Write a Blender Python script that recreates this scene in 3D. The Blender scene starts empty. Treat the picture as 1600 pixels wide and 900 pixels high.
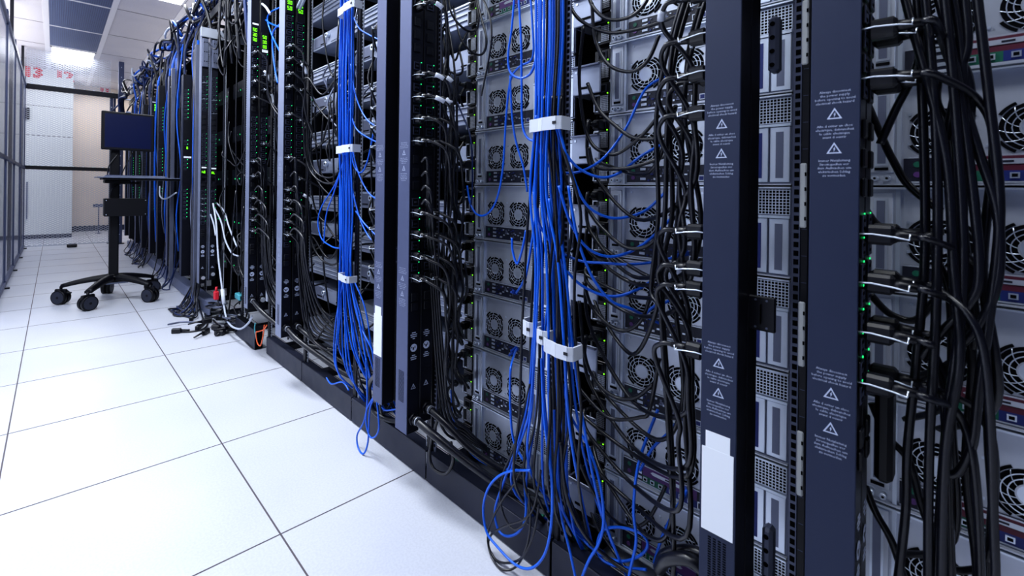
import bpy, math, random
from mathutils import Vector, Matrix
random.seed(7)
C = bpy.context.scene.collection
PI = math.pi
ORD = ['lowest', 'second', 'third', 'fourth', 'fifth', 'sixth', 'seventh', 'eighth', 'ninth', 'tenth']

# ------------------------------------------------------------------ surveyed camera
F, YAW, ROLL, CX, CY, EYE = 723.9, .7291, .0127, 731.46, 296.1, .9604

def at(px, py, X):
    """the point of the upright plane x = X (parallel to the rack row) along a line of sight"""
    u = (px - CX) / F; v = (py - CY) / F
    c, s = math.cos(ROLL), math.sin(ROLL)
    u, v = u * c + v * s, -u * s + v * c
    d = (u * math.cos(YAW) + math.sin(YAW), -u * math.sin(YAW) + math.cos(YAW), -v)
    t = X / d[0]
    return (X, t * d[1], EYE + t * d[2])

# ------------------------------------------------------------------ materials
def lin(c):
    return tuple(((v / 255) / 12.92 if v / 255 <= .04045 else ((v / 255 + .055) / 1.055) ** 2.4) for v in c) + (1,)

M = {}
def mat(name, rgb, rough=.5, metal=0., emit=0., noise=0., nscale=40., bump=0., spec=.5, coat=0.):
    m = bpy.data.materials.new(name); m.use_nodes = True
    nt = m.node_tree; b = nt.nodes['Principled BSDF']
    b.inputs['Base Color'].default_value = lin(rgb)
    b.inputs['Roughness'].default_value = rough
    b.inputs['Metallic'].default_value = metal
    b.inputs['Specular IOR Level'].default_value = spec
    b.inputs['Coat Weight'].default_value = coat
    if emit:
        b.inputs['Emission Color'].default_value = lin(rgb)
        b.inputs['Emission Strength'].default_value = emit
    if noise or bump:
        tc = nt.nodes.new('ShaderNodeTexCoord'); n = nt.nodes.new('ShaderNodeTexNoise')
        n.inputs['Scale'].default_value = nscale; n.inputs['Detail'].default_value = 4
        nt.links.new(tc.outputs['Object'], n.inputs['Vector'])
        if noise:
            mx = nt.nodes.new('ShaderNodeMix'); mx.data_type = 'RGBA'
            l = lin(rgb)
            mx.inputs[6].default_value = tuple(max(0, v * (1 - noise)) for v in l[:3]) + (1,)
            mx.inputs[7].default_value = tuple(min(1, v * (1 + noise)) for v in l[:3]) + (1,)
            nt.links.new(n.outputs['Fac'], mx.inputs[0]); nt.links.new(mx.outputs[2], b.inputs['Base Color'])
            mr = nt.nodes.new('ShaderNodeMapRange'); mr.inputs[3].default_value = rough * .8; mr.inputs[4].default_value = min(1, rough * 1.2)
            nt.links.new(n.outputs['Fac'], mr.inputs[0]); nt.links.new(mr.outputs[0], b.inputs['Roughness'])
        if bump:
            bp = nt.nodes.new('ShaderNodeBump'); bp.inputs['Strength'].default_value = bump; bp.inputs['Distance'].default_value = .002
            nt.links.new(n.outputs['Fac'], bp.inputs['Height']); nt.links.new(bp.outputs[0], b.inputs['Normal'])
    M[name] = m
    return m

mat('zinc', (192, 198, 212), .3, .5, noise=.3, nscale=9)
mat('zinc_dark', (112, 118, 140), .4, .6, noise=.25, nscale=9)
mat('light_steel', (128, 136, 162), .42, .4, noise=.08, nscale=60)
mat('unit_grey', (158, 166, 188), .4, .5, noise=.3, nscale=12)
mat('bright_steel', (215, 224, 240), .28, .75)
mat('navy_steel', (34, 43, 70), .5, .2, noise=.06, nscale=60)
mat('grey_steel', (86, 94, 126), .45, .4, noise=.08, nscale=60)
mat('black_steel', (13, 15, 28), .38, .2, noise=.1, nscale=30)
mat('black_plastic', (9, 11, 22), .38)
mat('void', (5, 6, 14), .8, spec=.1)
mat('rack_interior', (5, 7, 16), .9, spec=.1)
mat('kick_paint', (33, 37, 56), .5, .1, noise=.08, nscale=20)
mat('kick_grey', (118, 126, 156), .5, .2)
mat('black_rubber', (13, 15, 27), .3, spec=.6)
mat('blue_jacket', (18, 98, 216), .3, spec=.5)
mat('blue_boot', (12, 66, 160), .45)
mat('blue_dark', (20, 42, 92), .38)
mat('white_jacket', (180, 188, 206), .45)
mat('green_jacket', (22, 128, 92), .4)
mat('orange_jacket', (236, 104, 52), .45)
mat('white_tape', (214, 221, 238), .55)
mat('white_nylon', (200, 206, 220), .5)
mat('print_white', (178, 188, 216), .7)
mat('green_led', (40, 235, 130), .4, emit=1.8)
mat('lime_led', (130, 255, 30), .4, emit=1.6)
mat('purple', (84, 50, 110), .5)
mat('maroon', (84, 26, 50), .5)
mat('pink', (214, 70, 150), .5)
mat('port_blue', (26, 42, 110), .5)
mat('port_green', (16, 92, 74), .5)
mat('port_black', (20, 24, 44), .5)
mat('port_orange', (220, 120, 60), .5)
mat('red_plastic', (208, 40, 60), .5)
mat('teal_plastic', (80, 165, 180), .5)
mat('copper', (190, 90, 60), .4, .6)
mat('screen', (8, 20, 62), .35, spec=.25)
mat('cart_black', (8, 9, 18), .45, spec=.3)
mat('cart_grey', (120, 128, 150), .35, .5)
mat('caster_grey', (38, 42, 58), .45)
mat('sign_red', (210, 16, 26), .6)
mat('enclosure_white', (222, 226, 228), .5)
mat('baseboard_dark', (42, 46, 66), .6)
mat('cage_steel', (74, 82, 112), .45, .4)
mat('light_panel', (255, 255, 255), .5, emit=3)
mat('return_grille', (108, 122, 160), .6, noise=.1, nscale=200)
mat('t_bar', (226, 226, 234), .5)
mat('card_white', (225, 230, 240), .5)

def tile_mat(name, rgb, rough, spot, scale):
    m = mat(name, rgb, rough); nt = m.node_tree; b = nt.nodes['Principled BSDF']
    tc = nt.nodes.new('ShaderNodeTexCoord'); n = nt.nodes.new('ShaderNodeTexNoise'); n.inputs['Scale'].default_value = scale
    n.inputs['Detail'].default_value = 3
    n2 = nt.nodes.new('ShaderNodeTexNoise'); n2.inputs['Scale'].default_value = 1.7
    r = nt.nodes.new('ShaderNodeValToRGB'); l = lin(rgb)
    r.color_ramp.elements[0].position = .38; r.color_ramp.elements[1].position = .6
    r.color_ramp.elements[0].color = tuple(v * (1 - spot) for v in l[:3]) + (1,); r.color_ramp.elements[1].color = l
    mx = nt.nodes.new('ShaderNodeMix'); mx.data_type = 'RGBA'; mx.blend_type = 'MULTIPLY'; mx.inputs[0].default_value = .5
    r2 = nt.nodes.new('ShaderNodeValToRGB'); r2.color_ramp.elements[0].color = (.82, .84, .9, 1); r2.color_ramp.elements[1].color = (1, 1, 1, 1)
    r2.color_ramp.elements[0].position = .3; r2.color_ramp.elements[1].position = .6
    nt.links.new(tc.outputs['Object'], n.inputs['Vector']); nt.links.new(tc.outputs['Object'], n2.inputs['Vector'])
    nt.links.new(n.outputs['Fac'], r.inputs[0]); nt.links.new(n2.outputs['Fac'], r2.inputs[0])
    nt.links.new(r.outputs[0], mx.inputs[6]); nt.links.new(r2.outputs[0], mx.inputs[7]); nt.links.new(mx.outputs[2], b.inputs['Base Color'])
tile_mat('floor_tile', (202, 205, 216), .38, .07, 160)
tile_mat('ceiling_tile', (206, 204, 212), .85, .04, 60)
tile_mat('wall_beige', (226, 212, 200), .8, .03, 30)
tile_mat('wall_grey', (226, 229, 238), .8, .03, 30)
mat('seam_dark', (88, 82, 90), .7)

def mesh_mat(name, rgb, cu, cv, wire, axes):
    """expanded metal: a diamond lattice, open between its strands"""
    m = bpy.data.materials.new(name); m.use_nodes = True; nt = m.node_tree
    b = nt.nodes['Principled BSDF']; b.inputs['Base Color'].default_value = lin(rgb); b.inputs['Metallic'].default_value = .5; b.inputs['Roughness'].default_value = .4
    out = nt.nodes['Material Output']
    tc = nt.nodes.new('ShaderNodeTexCoord'); sp = nt.nodes.new('ShaderNodeSeparateXYZ'); nt.links.new(tc.outputs['Object'], sp.inputs[0])
    def op(o, a, bb=None):
        n = nt.nodes.new('ShaderNodeMath'); n.operation = o
        for i, v in enumerate((a, bb)):
            if v is None: continue
            if isinstance(v, (int, float)): n.inputs[i].default_value = v
            else: nt.links.new(v, n.inputs[i])
        return n.outputs[0]
    u = op('DIVIDE', sp.outputs[axes[0]], cu); v = op('DIVIDE', sp.outputs[axes[1]], cv)
    def band(x): return op('ABSOLUTE', op('SUBTRACT', op('FRACT', x), .5))
    d = op('MINIMUM', band(op('ADD', u, v)), band(op('SUBTRACT', u, v)))
    k = op('LESS_THAN', d, wire)
    tr = nt.nodes.new('ShaderNodeBsdfTransparent'); mx = nt.nodes.new('ShaderNodeMixShader')
    nt.links.new(k, mx.inputs[0]); nt.links.new(tr.outputs[0], mx.inputs[1]); nt.links.new(b.outputs[0], mx.inputs[2]); nt.links.new(mx.outputs[0], out.inputs[0])
    M[name] = m
mesh_mat('mesh_light', (185, 190, 205), .058, .03, .11, (0, 2))
mesh_mat('mesh_dark', (90, 99, 130), .03, .022, .2, (1, 2))

# ------------------------------------------------------------------ mesh builder
class MB:
    def __init__(s): s.v = []; s.f = []; s.m = []; s.names = []; s.sm = []
    def mi(s, m):
        if m not in s.names: s.names.append(m)
        return s.names.index(m)
    def face(s, idx, m, smooth=False): s.f.append(idx); s.m.append(s.mi(m)); s.sm.append(smooth)
    def poly(s, pts, m):
        b = len(s.v); s.v += [tuple(p) for p in pts]; s.face(list(range(b, b + len(pts))), m)
    def box(s, x0, x1, y0, y1, z0, z1, m, c=0.):
        """box, with chamfered edges when c > 0"""
        if c <= 0:
            b = len(s.v)
            s.v += [(x, y, z) for x in (x0, x1) for y in (y0, y1) for z in (z0, z1)]
            for q in ((0, 1, 3, 2), (4, 6, 7, 5), (0, 4, 5, 1), (2, 3, 7, 6), (0, 2, 6, 4), (1, 5, 7, 3)): s.face([b + i for i in q], m)
            return
        c = min(c, (x1 - x0) * .45, (y1 - y0) * .45, (z1 - z0) * .45)
        X = (x0, x1); Y = (y0, y1); Z = (z0, z1); b = len(s.v); ix = {}
        for i in (0, 1):
            for j in (0, 1):
                for k in (0, 1):
                    x, y, z = X[i], Y[j], Z[k]; dx, dy, dz = (c, -c)[i], (c, -c)[j], (c, -c)[k]
                    for a, p in enumerate(((x, y + dy, z + dz), (x + dx, y, z + dz), (x + dx, y + dy, z))):
                        ix[i, j, k, a] = len(s.v); s.v.append(p)
        for i in (0, 1): s.face([ix[i, j, k, 0] for j, k in ((0, 0), (0, 1), (1, 1), (1, 0))], m)
        for j in (0, 1): s.face([ix[i, j, k, 1] for i, k in ((0, 0), (0, 1), (1, 1), (1, 0))], m)
        for k in (0, 1): s.face([ix[i, j, k, 2] for i, j in ((0, 0), (0, 1), (1, 1), (1, 0))], m)
        for j in (0, 1):
            for k in (0, 1): s.face([ix[0, j, k, 1], ix[0, j, k, 2], ix[1, j, k, 2], ix[1, j, k, 1]], m)
        for i in (0, 1):
            for k in (0, 1): s.face([ix[i, 0, k, 0], ix[i, 0, k, 2], ix[i, 1, k, 2], ix[i, 1, k, 0]], m)
            for j in (0, 1): s.face([ix[i, j, 0, 0], ix[i, j, 0, 1], ix[i, j, 1, 1], ix[i, j, 1, 0]], m)
        for i in (0, 1):
            for j in (0, 1):
                for k in (0, 1): s.face([ix[i, j, k, a] for a in (0, 1, 2)], m)
    def ring(s, c, ax, r0, r1, h, m, n=24, a0=0, a1=2 * PI):
        """flat annulus (r0 may be 0) of thickness h along axis ax ('x','y','z'), front at c, extruded to c+h"""
        def P(r, t, d):
            u, v = r * math.cos(t), r * math.sin(t)
            return {'x': (c[0] + d, c[1] + u, c[2] + v), 'y': (c[0] + u, c[1] + d, c[2] + v), 'z': (c[0] + u, c[1] + v, c[2] + d)}[ax]
        full = abs(a1 - a0 - 2 * PI) < 1e-6; k = n if full else n + 1
        b = len(s.v)
        T = [a0 + (a1 - a0) * i / n for i in range(k)]
        if r0 <= 0:
            s.v += [P(r1, t, 0) for t in T] + [P(r1, t, h) for t in T]
            s.face([b + i for i in range(k)], m); s.face([b + k + i for i in range(k)], m)
            for i in range(n): j = (i + 1) % k; s.face([b + i, b + j, b + k + j, b + k + i], m, True)
            return
        s.v += [P(r, t, d) for r, d in ((r0, 0), (r1, 0), (r1, h), (r0, h)) for t in T]
        for i in range(n):
            j = (i + 1) % k
            for q in range(4): s.face([b + q * k + i, b + q * k + j, b + ((q + 1) % 4) * k + j, b + ((q + 1) % 4) * k + i], m, q % 2 == 1)
    def tube(s, pts, r, m, n=6, caps=True):
        pts = [Vector(p) for p in pts]; rr = r if isinstance(r, (list, tuple)) else [r] * len(pts)
        b = len(s.v); up = None
        for i, p in enumerate(pts):
            t = (pts[min(i + 1, len(pts) - 1)] - pts[max(i - 1, 0)])
            t = t.normalized() if t.length > 1e-9 else Vector((0, 0, 1))
            if up is None: up = t.orthogonal().normalized()
            up = (up - t * up.dot(t)); up = up.normalized() if up.length > 1e-6 else t.orthogonal().normalized()
            w = t.cross(up)
            for k in range(n):
                a = 2 * PI * k / n
                s.v.append(tuple(p + (up * math.cos(a) + w * math.sin(a)) * rr[i]))
        for i in range(len(pts) - 1):
            for k in range(n):
                l = (k + 1) % n
                s.face([b + i * n + k, b + i * n + l, b + (i + 1) * n + l, b + (i + 1) * n + k], m, True)
        if caps:
            s.face([b + k for k in range(n)][::-1], m); s.face([b + (len(pts) - 1) * n + k for k in range(n)], m)
    def xform(s, mx, start=0):
        for i in range(start, len(s.v)): s.v[i] = tuple(mx @ Vector(s.v[i]))
    def mesh(s, name):
        me = bpy.data.meshes.new(name); me.from_pydata(s.v, [], s.f)
        for n in s.names: me.materials.append(M[n])
        me.polygons.foreach_set('material_index', s.m); me.polygons.foreach_set('use_smooth', s.sm)
        me.update()
        import bmesh
        bm = bmesh.new(); bm.from_mesh(me); bmesh.ops.recalc_face_normals(bm, faces=bm.faces); bm.to_mesh(me); bm.free()
        return me

def link(name, me, parent=None, loc=(0, 0, 0)):
    o = bpy.data.objects.new(name, me.mesh(name) if isinstance(me, MB) else me); C.objects.link(o)
    o.location = loc
    if parent: o.parent = parent
    return o
def tag(o, label, cat, group=None, kind=None):
    o['label'] = label; o['category'] = cat
    if group: o['group'] = group
    if kind: o['kind'] = kind
    return o
def thing(name, label, cat, loc=(0, 0, 0), group=None):
    o = bpy.data.objects.new(name, None); C.objects.link(o); o.location = loc; o.empty_display_size = .05
    return tag(o, label, cat, group)
def struct(name, mb, loc=(0, 0, 0)):
    o = link(name, mb, None, loc); o['kind'] = 'structure'; return o
def boxob(name, dims, m, parent=None, c=0.):
    b = MB(); b.box(*dims, m, c); return link(name, b, parent)
def copy_tree(o, parent=None):
    c = o.copy(); C.objects.link(c)
    if parent: c.parent = parent
    for ch in list(KIDS.get(o.name, ())): copy_tree(ch, c)
    return c
KIDS = {}
def index_kids():
    KIDS.clear()
    for o in bpy.data.objects:
        if o.parent: KIDS.setdefault(o.parent.name, []).append(o)

FACE_AISLE = Matrix(((0, 0, -1), (-1, 0, 0), (0, 1, 0)))       # text that faces -X
FACE_NEAR = Matrix(((1, 0, 0), (0, 0, -1), (0, 1, 0)))         # text that faces -Y
_tx = {}
def text_verts(s, size, m3, align='CENTER', extr=.0):
    k = (s, align)
    if k not in _tx:
        cu = bpy.data.curves.new('t', 'FONT'); cu.body = s; cu.align_x = align; cu.size = 1; cu.resolution_u = 1
        ob = bpy.data.objects.new('t', cu); C.objects.link(ob); bpy.context.view_layer.update()
        me = bpy.data.meshes.new_from_object(ob.evaluated_get(bpy.context.evaluated_depsgraph_get()))
        _tx[k] = ([tuple(v.co) for v in me.vertices], [list(p.vertices) for p in me.polygons])
        bpy.data.objects.remove(ob); bpy.data.meshes.remove(me); bpy.data.curves.remove(cu)
    v, f = _tx[k]
    return [tuple(m3 @ Vector((a * size, b * size, 0))) for a, b, _ in v], f
def add_text(mb, s, size, at_, m3, m, align='CENTER'):
    v, f = text_verts(s, size, m3, align); b = len(mb.v)
    mb.v += [(p[0] + at_[0], p[1] + at_[1], p[2] + at_[2]) for p in v]
    for q in f: mb.face([b + i for i in q], m)

SEG = {'0': 'abcdef', '3': 'abcdg', '5': 'acdfg', 'h': 'cefg', 'B': 'abcdefg', 'A': 'abcefg', 'L': 'def', '1': 'bc', '8': 'abcdefg', '6': 'acdefg'}
def seven_seg(mb, s, w, h, c, m3, m):
    """lit seven-segment figures"""
    x = -len(s.replace('.', '')) * w * .7
    t = w * .2
    for ch in s:
        if ch == '.':
            R = [(x - w * .32, 0, x - w * .12, t)]
        else:
            R = []
            for g in SEG[ch]:
                R.append({'a': (0, h - t, w, h), 'b': (w - t, h / 2, w, h), 'c': (w - t, 0, w, h / 2), 'd': (0, 0, w, t), 'e': (0, 0, t, h / 2),
                          'f': (0, h / 2, t, h), 'g': (0, h / 2 - t / 2, w, h / 2 + t / 2)}[g])
            R = [(a + x, b, c_ + x, d) for a, b, c_, d in R]; x += w * 1.4
        for a, b, c_, d in R:
            mb.poly([tuple(m3 @ Vector(p) + Vector(c)) for p in ((a, b, 0), (c_, b, 0), (c_, d, 0), (a, d, 0))], m)

def spline(P, n=7):
    P = [Vector(p) for p in P]; out = []
    for i in range(len(P) - 1):
        a = P[max(i - 1, 0)]; b = P[i]; c = P[i + 1]; d = P[min(i + 2, len(P) - 1)]
        for k in range(n):
            t = k / n
            out.append(.5 * ((2 * b) + (c - a) * t + (2 * a - 5 * b + 4 * c - d) * t * t + (3 * b - a - 3 * c + d) * t ** 3))
    out.append(P[-1]); return out

def cable(P, r, m, label, group=None, name='network_cable', n=6, seg=7, ends=()):
    """one cable: a root mesh; ends = [(point, direction, kind)] adds its plugs as children"""
    b = MB(); b.tube(spline(P, seg), r, m, n)
    o = link(name, b); tag(o, label, 'cable', group)
    for p, d, kind in ends: plug(p, d, kind, o)
    return o

def plug(p, d, kind, parent):
    d = Vector(d).normalized(); p = Vector(p)
    q = d.to_track_quat('Z', 'Y').to_matrix().to_4x4(); q.translation = p
    b = MB()
    if kind == 'power':
        b.box(-.010, .010, -.013, .013, 0, .030, 'black_plastic', .004)
        b.tube([(0, 0, .029), (0, 0, .036), (0, 0, .055)], [.0085, .0075, .005], 'black_plastic', 8)
    elif kind == 'network':
        b.box(-.006, .006, -.005, .005, -.004, .014, 'blue_boot', .001); b.box(-.0035, .0035, .005, .008, -.002, .022, 'blue_boot')
        b.tube([(0, 0, .013), (0, 0, .018), (0, 0, .034)], [.006, .0052, .0035], 'blue_boot', 8)
    elif kind == 'white':
        b.box(-.009, .009, -.009, .009, 0, .02, 'white_nylon', .003); b.tube([(0, 0, .02), (0, 0, .05)], [.008, .006], 'white_nylon', 8)
    b.xform(q)
    return link({'power': 'power_plug', 'network': 'network_plug', 'white': 'plug_sleeve'}[kind], b, parent)

# ================================================================== ROOM
b = MB(); b.box(-3, 3, -3, 13, -.1, 0, 'floor_tile')
struct('floor', b)
b = MB()
for i in range(-5, 5): 
    x = .476 + .6 * i; b.box(x - .0022, x + .0022, -3, 12.4, .0002, .0009, 'seam_dark')
for j in range(-7, 19):
    y = 1.294 + .6 * j; b.box(-2.6, 2.6, y - .0018, y + .0018, .0002, .0008, 'seam_dark')
struct('trim_1', b)                                            # the joints between the raised floor tiles
CEIL = 3.0
b = MB(); b.box(-3, 3, -3, 13, CEIL, CEIL + .1, 'ceiling_tile'); struct('ceiling', b)
b = MB()
for x in (-1.22, -.095, .495, 1.1, 1.7, 2.3): b.box(x - .028, x + .028, -3, 12.4, CEIL - .006, CEIL - .0005, 't_bar')
for y in [5.5, 6.75, 8.0, 9.15, 10.4]: b.box(-.07, .47, y - .02, y + .02, CEIL - .006, CEIL - .0005, 't_bar')
struct('trim_2', b)
b = MB()
for k in range(-2, 11):
    y = 5.5 + 1.22 * (k - 4)
    b.box(-3, -.125, y, y + .006, CEIL - .003, CEIL, 'seam_dark'); b.box(.525, 3, y, y + .006, CEIL - .003, CEIL, 'seam_dark')
struct('trim_3', b)
b = MB(); b.box(-3, 3, 12.4, 12.5, 0, CEIL, 'wall_beige'); struct('wall_back', b)
b = MB(); b.box(-3, 3, -3.1, -3, 0, CEIL, 'baseboard_dark'); struct('wall_front', b)  # unseen end wall, coloured dark to dim the near end of the row
b = MB(); b.box(-1.7, -1.6, .6, 13, 0, CEIL, 'wall_grey'); struct('wall_left', b)
mat('wall_dark', (70, 76, 100), .8)
b = MB(); b.box(-1.7, -1.6, -3, .6, 0, CEIL, 'wall_dark'); struct('wall_left_near', b)  # unseen stretch, coloured dark to cut light bounced onto the near servers
b = MB(); b.box(3, 3.1, -3, 13, 0, CEIL, 'wall_grey'); struct('wall_right', b)
b = MB(); b.box(-3, 3, 12.38, 12.4, 0, .11, 'baseboard_dark'); struct('baseboard_back', b)
# aisle numbers painted on the far wall and the white enclosure (they face us: -Y)
t = thing('equipment_enclosure', 'tall white panelled enclosure behind the wire mesh at the aisle end', 'enclosure', (-.42, 11.1, 0))
boxob('enclosure_body', (-1.15, .665, 0, 1.25, .07, CEIL - .002), 'enclosure_white', t)
boxob('plinth', (-1.15, .665, -.01, 1.25, 0, .07), 'baseboard_dark', t)
b = MB()
for z in (1.81, 2.33): b.box(-1.15, .665, -.002, 0, z, z + .008, 'seam_dark')
link('panel_joint', b, t)
boxob('panel_handle', (.06, .075, -.03, -.002, .35, 1.0), 'grey_steel', t)
b = MB(); b.box(-.02, .09, -.05, -.001, 2.08, 2.28, 'black_plastic', .005); link('door_closer', b, t)
for s, x, z, y, w in (('13', -.295, 2.83, 11.095, .3), ('12', .115, 2.83, 11.095, .3), ('11', .772, 2.93, 12.395, .2)):
    b = MB(); add_text(b, s, w * .85, (x, y, z), FACE_NEAR, 'sign_red')
    for q in range(24): add_text(b, s, w * .85, (x + (.02 if q % 2 else .011) * math.cos(q * PI / 12), y - .0002 - .0001 * q, z + (.016 if q % 2 else .008) * math.sin(q * PI / 12)), FACE_NEAR, 'sign_red')
    if s == '12':
        b.poly([(-.04, y - .004, 2.80), (.24, y - .004, 2.80), (.24, y - .004, 2.885), (-.04, y - .004, 2.868)], 'enclosure_white')
    tag(link('aisle_number', b), {'13': 'red painted number 13 high on the white enclosure', '12': 'red painted number 12, lower half faded, on the white enclosure',
        '11': 'red painted number 11 high on the beige far wall'}[s], 'sign')

# ceiling lights and return grilles
def ceiling_light(x0, x1, y0, y1, label, power, group=None):
    t = thing('ceiling_light', label, 'light', ((x0 + x1) / 2, (y0 + y1) / 2, CEIL - .012), group)
    w, d = (x1 - x0) / 2, (y1 - y0) / 2
    boxob('diffuser', (-w + .02, w - .02, -d + .02, d - .02, .0, .008), 'light_panel', t)
    b = MB()
    for q in ((-w, w, -d, -d + .02), (-w, w, d - .02, d), (-w, -w + .02, -d, d), (w - .02, w, -d, d)): b.box(*q, -.002, .0115, 't_bar')
    link('light_frame', b, t)
    L = bpy.data.lights.new('lamp', 'AREA'); L.shape = 'RECTANGLE'; L.size = (x1 - x0) * .95; L.size_y = (y1 - y0) * .95; L.energy = power; L.color = (.9, .95, 1.0)
    o = bpy.data.objects.new('lamp', L); C.objects.link(o); o.location = (0, 0, -.02); o.parent = t
ceiling_light(-.065, .465, 9.18, 10.36, 'bright rectangular ceiling light nearest the far wall', 26)
ceiling_light(.53, 1.06, 4.86, 6.06, 'ceiling light over the rack row at the top edge', 16)
for y, p in ((2.3, 74), (-.2, 22), (-2.2, 6)):
    ceiling_light(-.065, .465, y - .6, y + .6, 'bright ceiling light panel overhead along the aisle', p, 'ceiling lights above the aisle')
for y0, y1, l in ((8.02, 9.13, 'grey ceiling air grille directly before the far light'), (6.77, 7.98, 'grey ceiling air grille, middle of three in line'), (5.52, 6.73, 'grey ceiling air grille cut by the top edge, nearest of three')):
    b = MB(); b.box(-.065, .465, y0, y1, CEIL - .004, CEIL - .0005, 'return_grille')
    for i in range(27):
        x = -.055 + i * .0195; b.box(x, x + .004, y0 + .01, y1 - .01, CEIL - .007, CEIL - .004, 'grey_steel')
    tag(link('air_grille', b), l, 'vent')

# ------------------------------------------------------------------ mesh cage on the left and across the aisle end
CAGE_Y = [4.80, 5.98, 7.16, 8.34, 9.50]
for i in range(4):
    y0, y1 = CAGE_Y[i], CAGE_Y[i + 1]
    lab = ['dark wire mesh cage panel nearest the camera, at left edge', 'dark wire mesh cage panel, second along the left side', 'dark wire mesh cage panel, third along the left side', 'dark wire mesh cage panel, farthest along the left side'][i]
    t = thing('wire_cage', lab, 'cage panel', (-.335, y0, 0), 'mesh cage panels left of the aisle')
    b = MB(); b.poly([(0, .03, .03), (0, y1 - y0 - .03, .03), (0, y1 - y0 - .03, 2.55), (0, .03, 2.55)], 'mesh_dark'); link('wire_mesh', b, t)
    b = MB()
    for z in (.03, 1.18, 2.42): b.box(-.015, .015, .02, y1 - y0 - .02, z, z + .03, 'cage_steel')
    b.box(-.008, .008, .02, .032, .0, 2.55, 'cage_steel'); b.box(-.008, .008, y1 - y0 - .032, y1 - y0 - .02, 0, 2.55, 'cage_steel')
    link('panel_frame', b, t)
    b = MB(); b.box(-.02, .04, y1 - y0 - .05, y1 - y0 - .01, 0, .012, 'black_steel'); link('panel_foot', b, t)
for y in CAGE_Y[1:]:
    if y in (7.16, 9.50):
        b = MB(); b.box(-.38, -.35, y - .02, y + .02, 0, CEIL - .002, 'black_steel')
        tag(link('cage_post', b), 'black upright post of the left cage, ' + ('beyond the second panel' if y < 8 else 'at the far corner'), 'post')
t = thing('mesh_partition', 'wire mesh partition with two black rails across the aisle end', 'partition', (-.33, 9.52, 0))
b = MB(); b.poly([(0, 0, .03), (1.0, 0, .03), (1.0, 0, 2.98), (0, 0, 2.98)], 'mesh_light'); link('wire_mesh', b, t)
b = MB()
b.box(0, 1.22, -.02, .02, 2.38, 2.455, 'black_steel'); b.box(0, 1.02, -.02, .02, 1.18, 1.235, 'black_steel')
for i in range(9):
    for z in (2.455, 1.235): b.box(.06 + i * .12, .075 + i * .12, -.025, .0, z, z + .01, 'bright_steel')
link('partition_rail', b, t)
b = MB(); b.box(0, 1.0, -.008, .008, .02, .035, 'zinc'); link('partition_sill', b, t)
for x, y, h, w, l in ((.69, 9.62, 2.42, .045, 'slim black post left of the pair at the partition end'), (.735, 9.66, 2.42, .03, 'thinnest black post of the partition end'),
                      (.80, 9.45, 2.97, .07, 'thick black post reaching the ceiling at the partition end')):
    b = MB(); b.box(x - w / 2, x + w / 2, y - w / 2, y + w / 2, .0, h, 'cage_steel'); b.box(x - w * .9, x + w * .9, y - w * .9, y + w * .9, 0, .012, 'black_steel')
    for k in range(int(h / .16)): b.box(x - .004, x + .004, y - w / 2 - .003, y - w / 2, .15 + k * .16, .165 + k * .16, 'bright_steel')
    tag(link('steel_post', b), l, 'post')
b = MB(); b.tube([(.66, 9.4, 2.12), (.82, 9.4, 2.34)], .012, 'cage_steel'); tag(link('post_brace', b), 'short diagonal brace between posts at the partition end', 'brace')
b = MB(); b.box(.15, .27, 9.28, 9.36, 0, .05, 'black_plastic', .01); b.box(.17, .25, 9.29, 9.35, .05, .056, 'zinc_dark'); tag(link('door_stop', b), 'small black box lying on the floor before the mesh partition', 'box')
t = thing('wall_bracket', 'thin metal stand against the beige wall behind the mesh', 'stand', (.66, 11.7, 0))
boxob('stand_pole', (-.008, .008, -.01, .01, 0, .52), 'grey_steel', t); boxob('stand_head', (-.09, .09, -.03, .03, .52, .58), 'grey_steel', t)
boxob('foot_plate', (-.05, .05, -.05, .05, 0, .012), 'grey_steel', t)
b = MB(); b.box(.84, .92, 12.36, 12.38, 1.22, 1.34, 'port_blue', .004); b.box(.86, .90, 12.355, 12.36, 1.25, 1.31, 'maroon'); tag(link('wall_socket', b), 'small dark socket box on the beige wall above the rail', 'socket')

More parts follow.
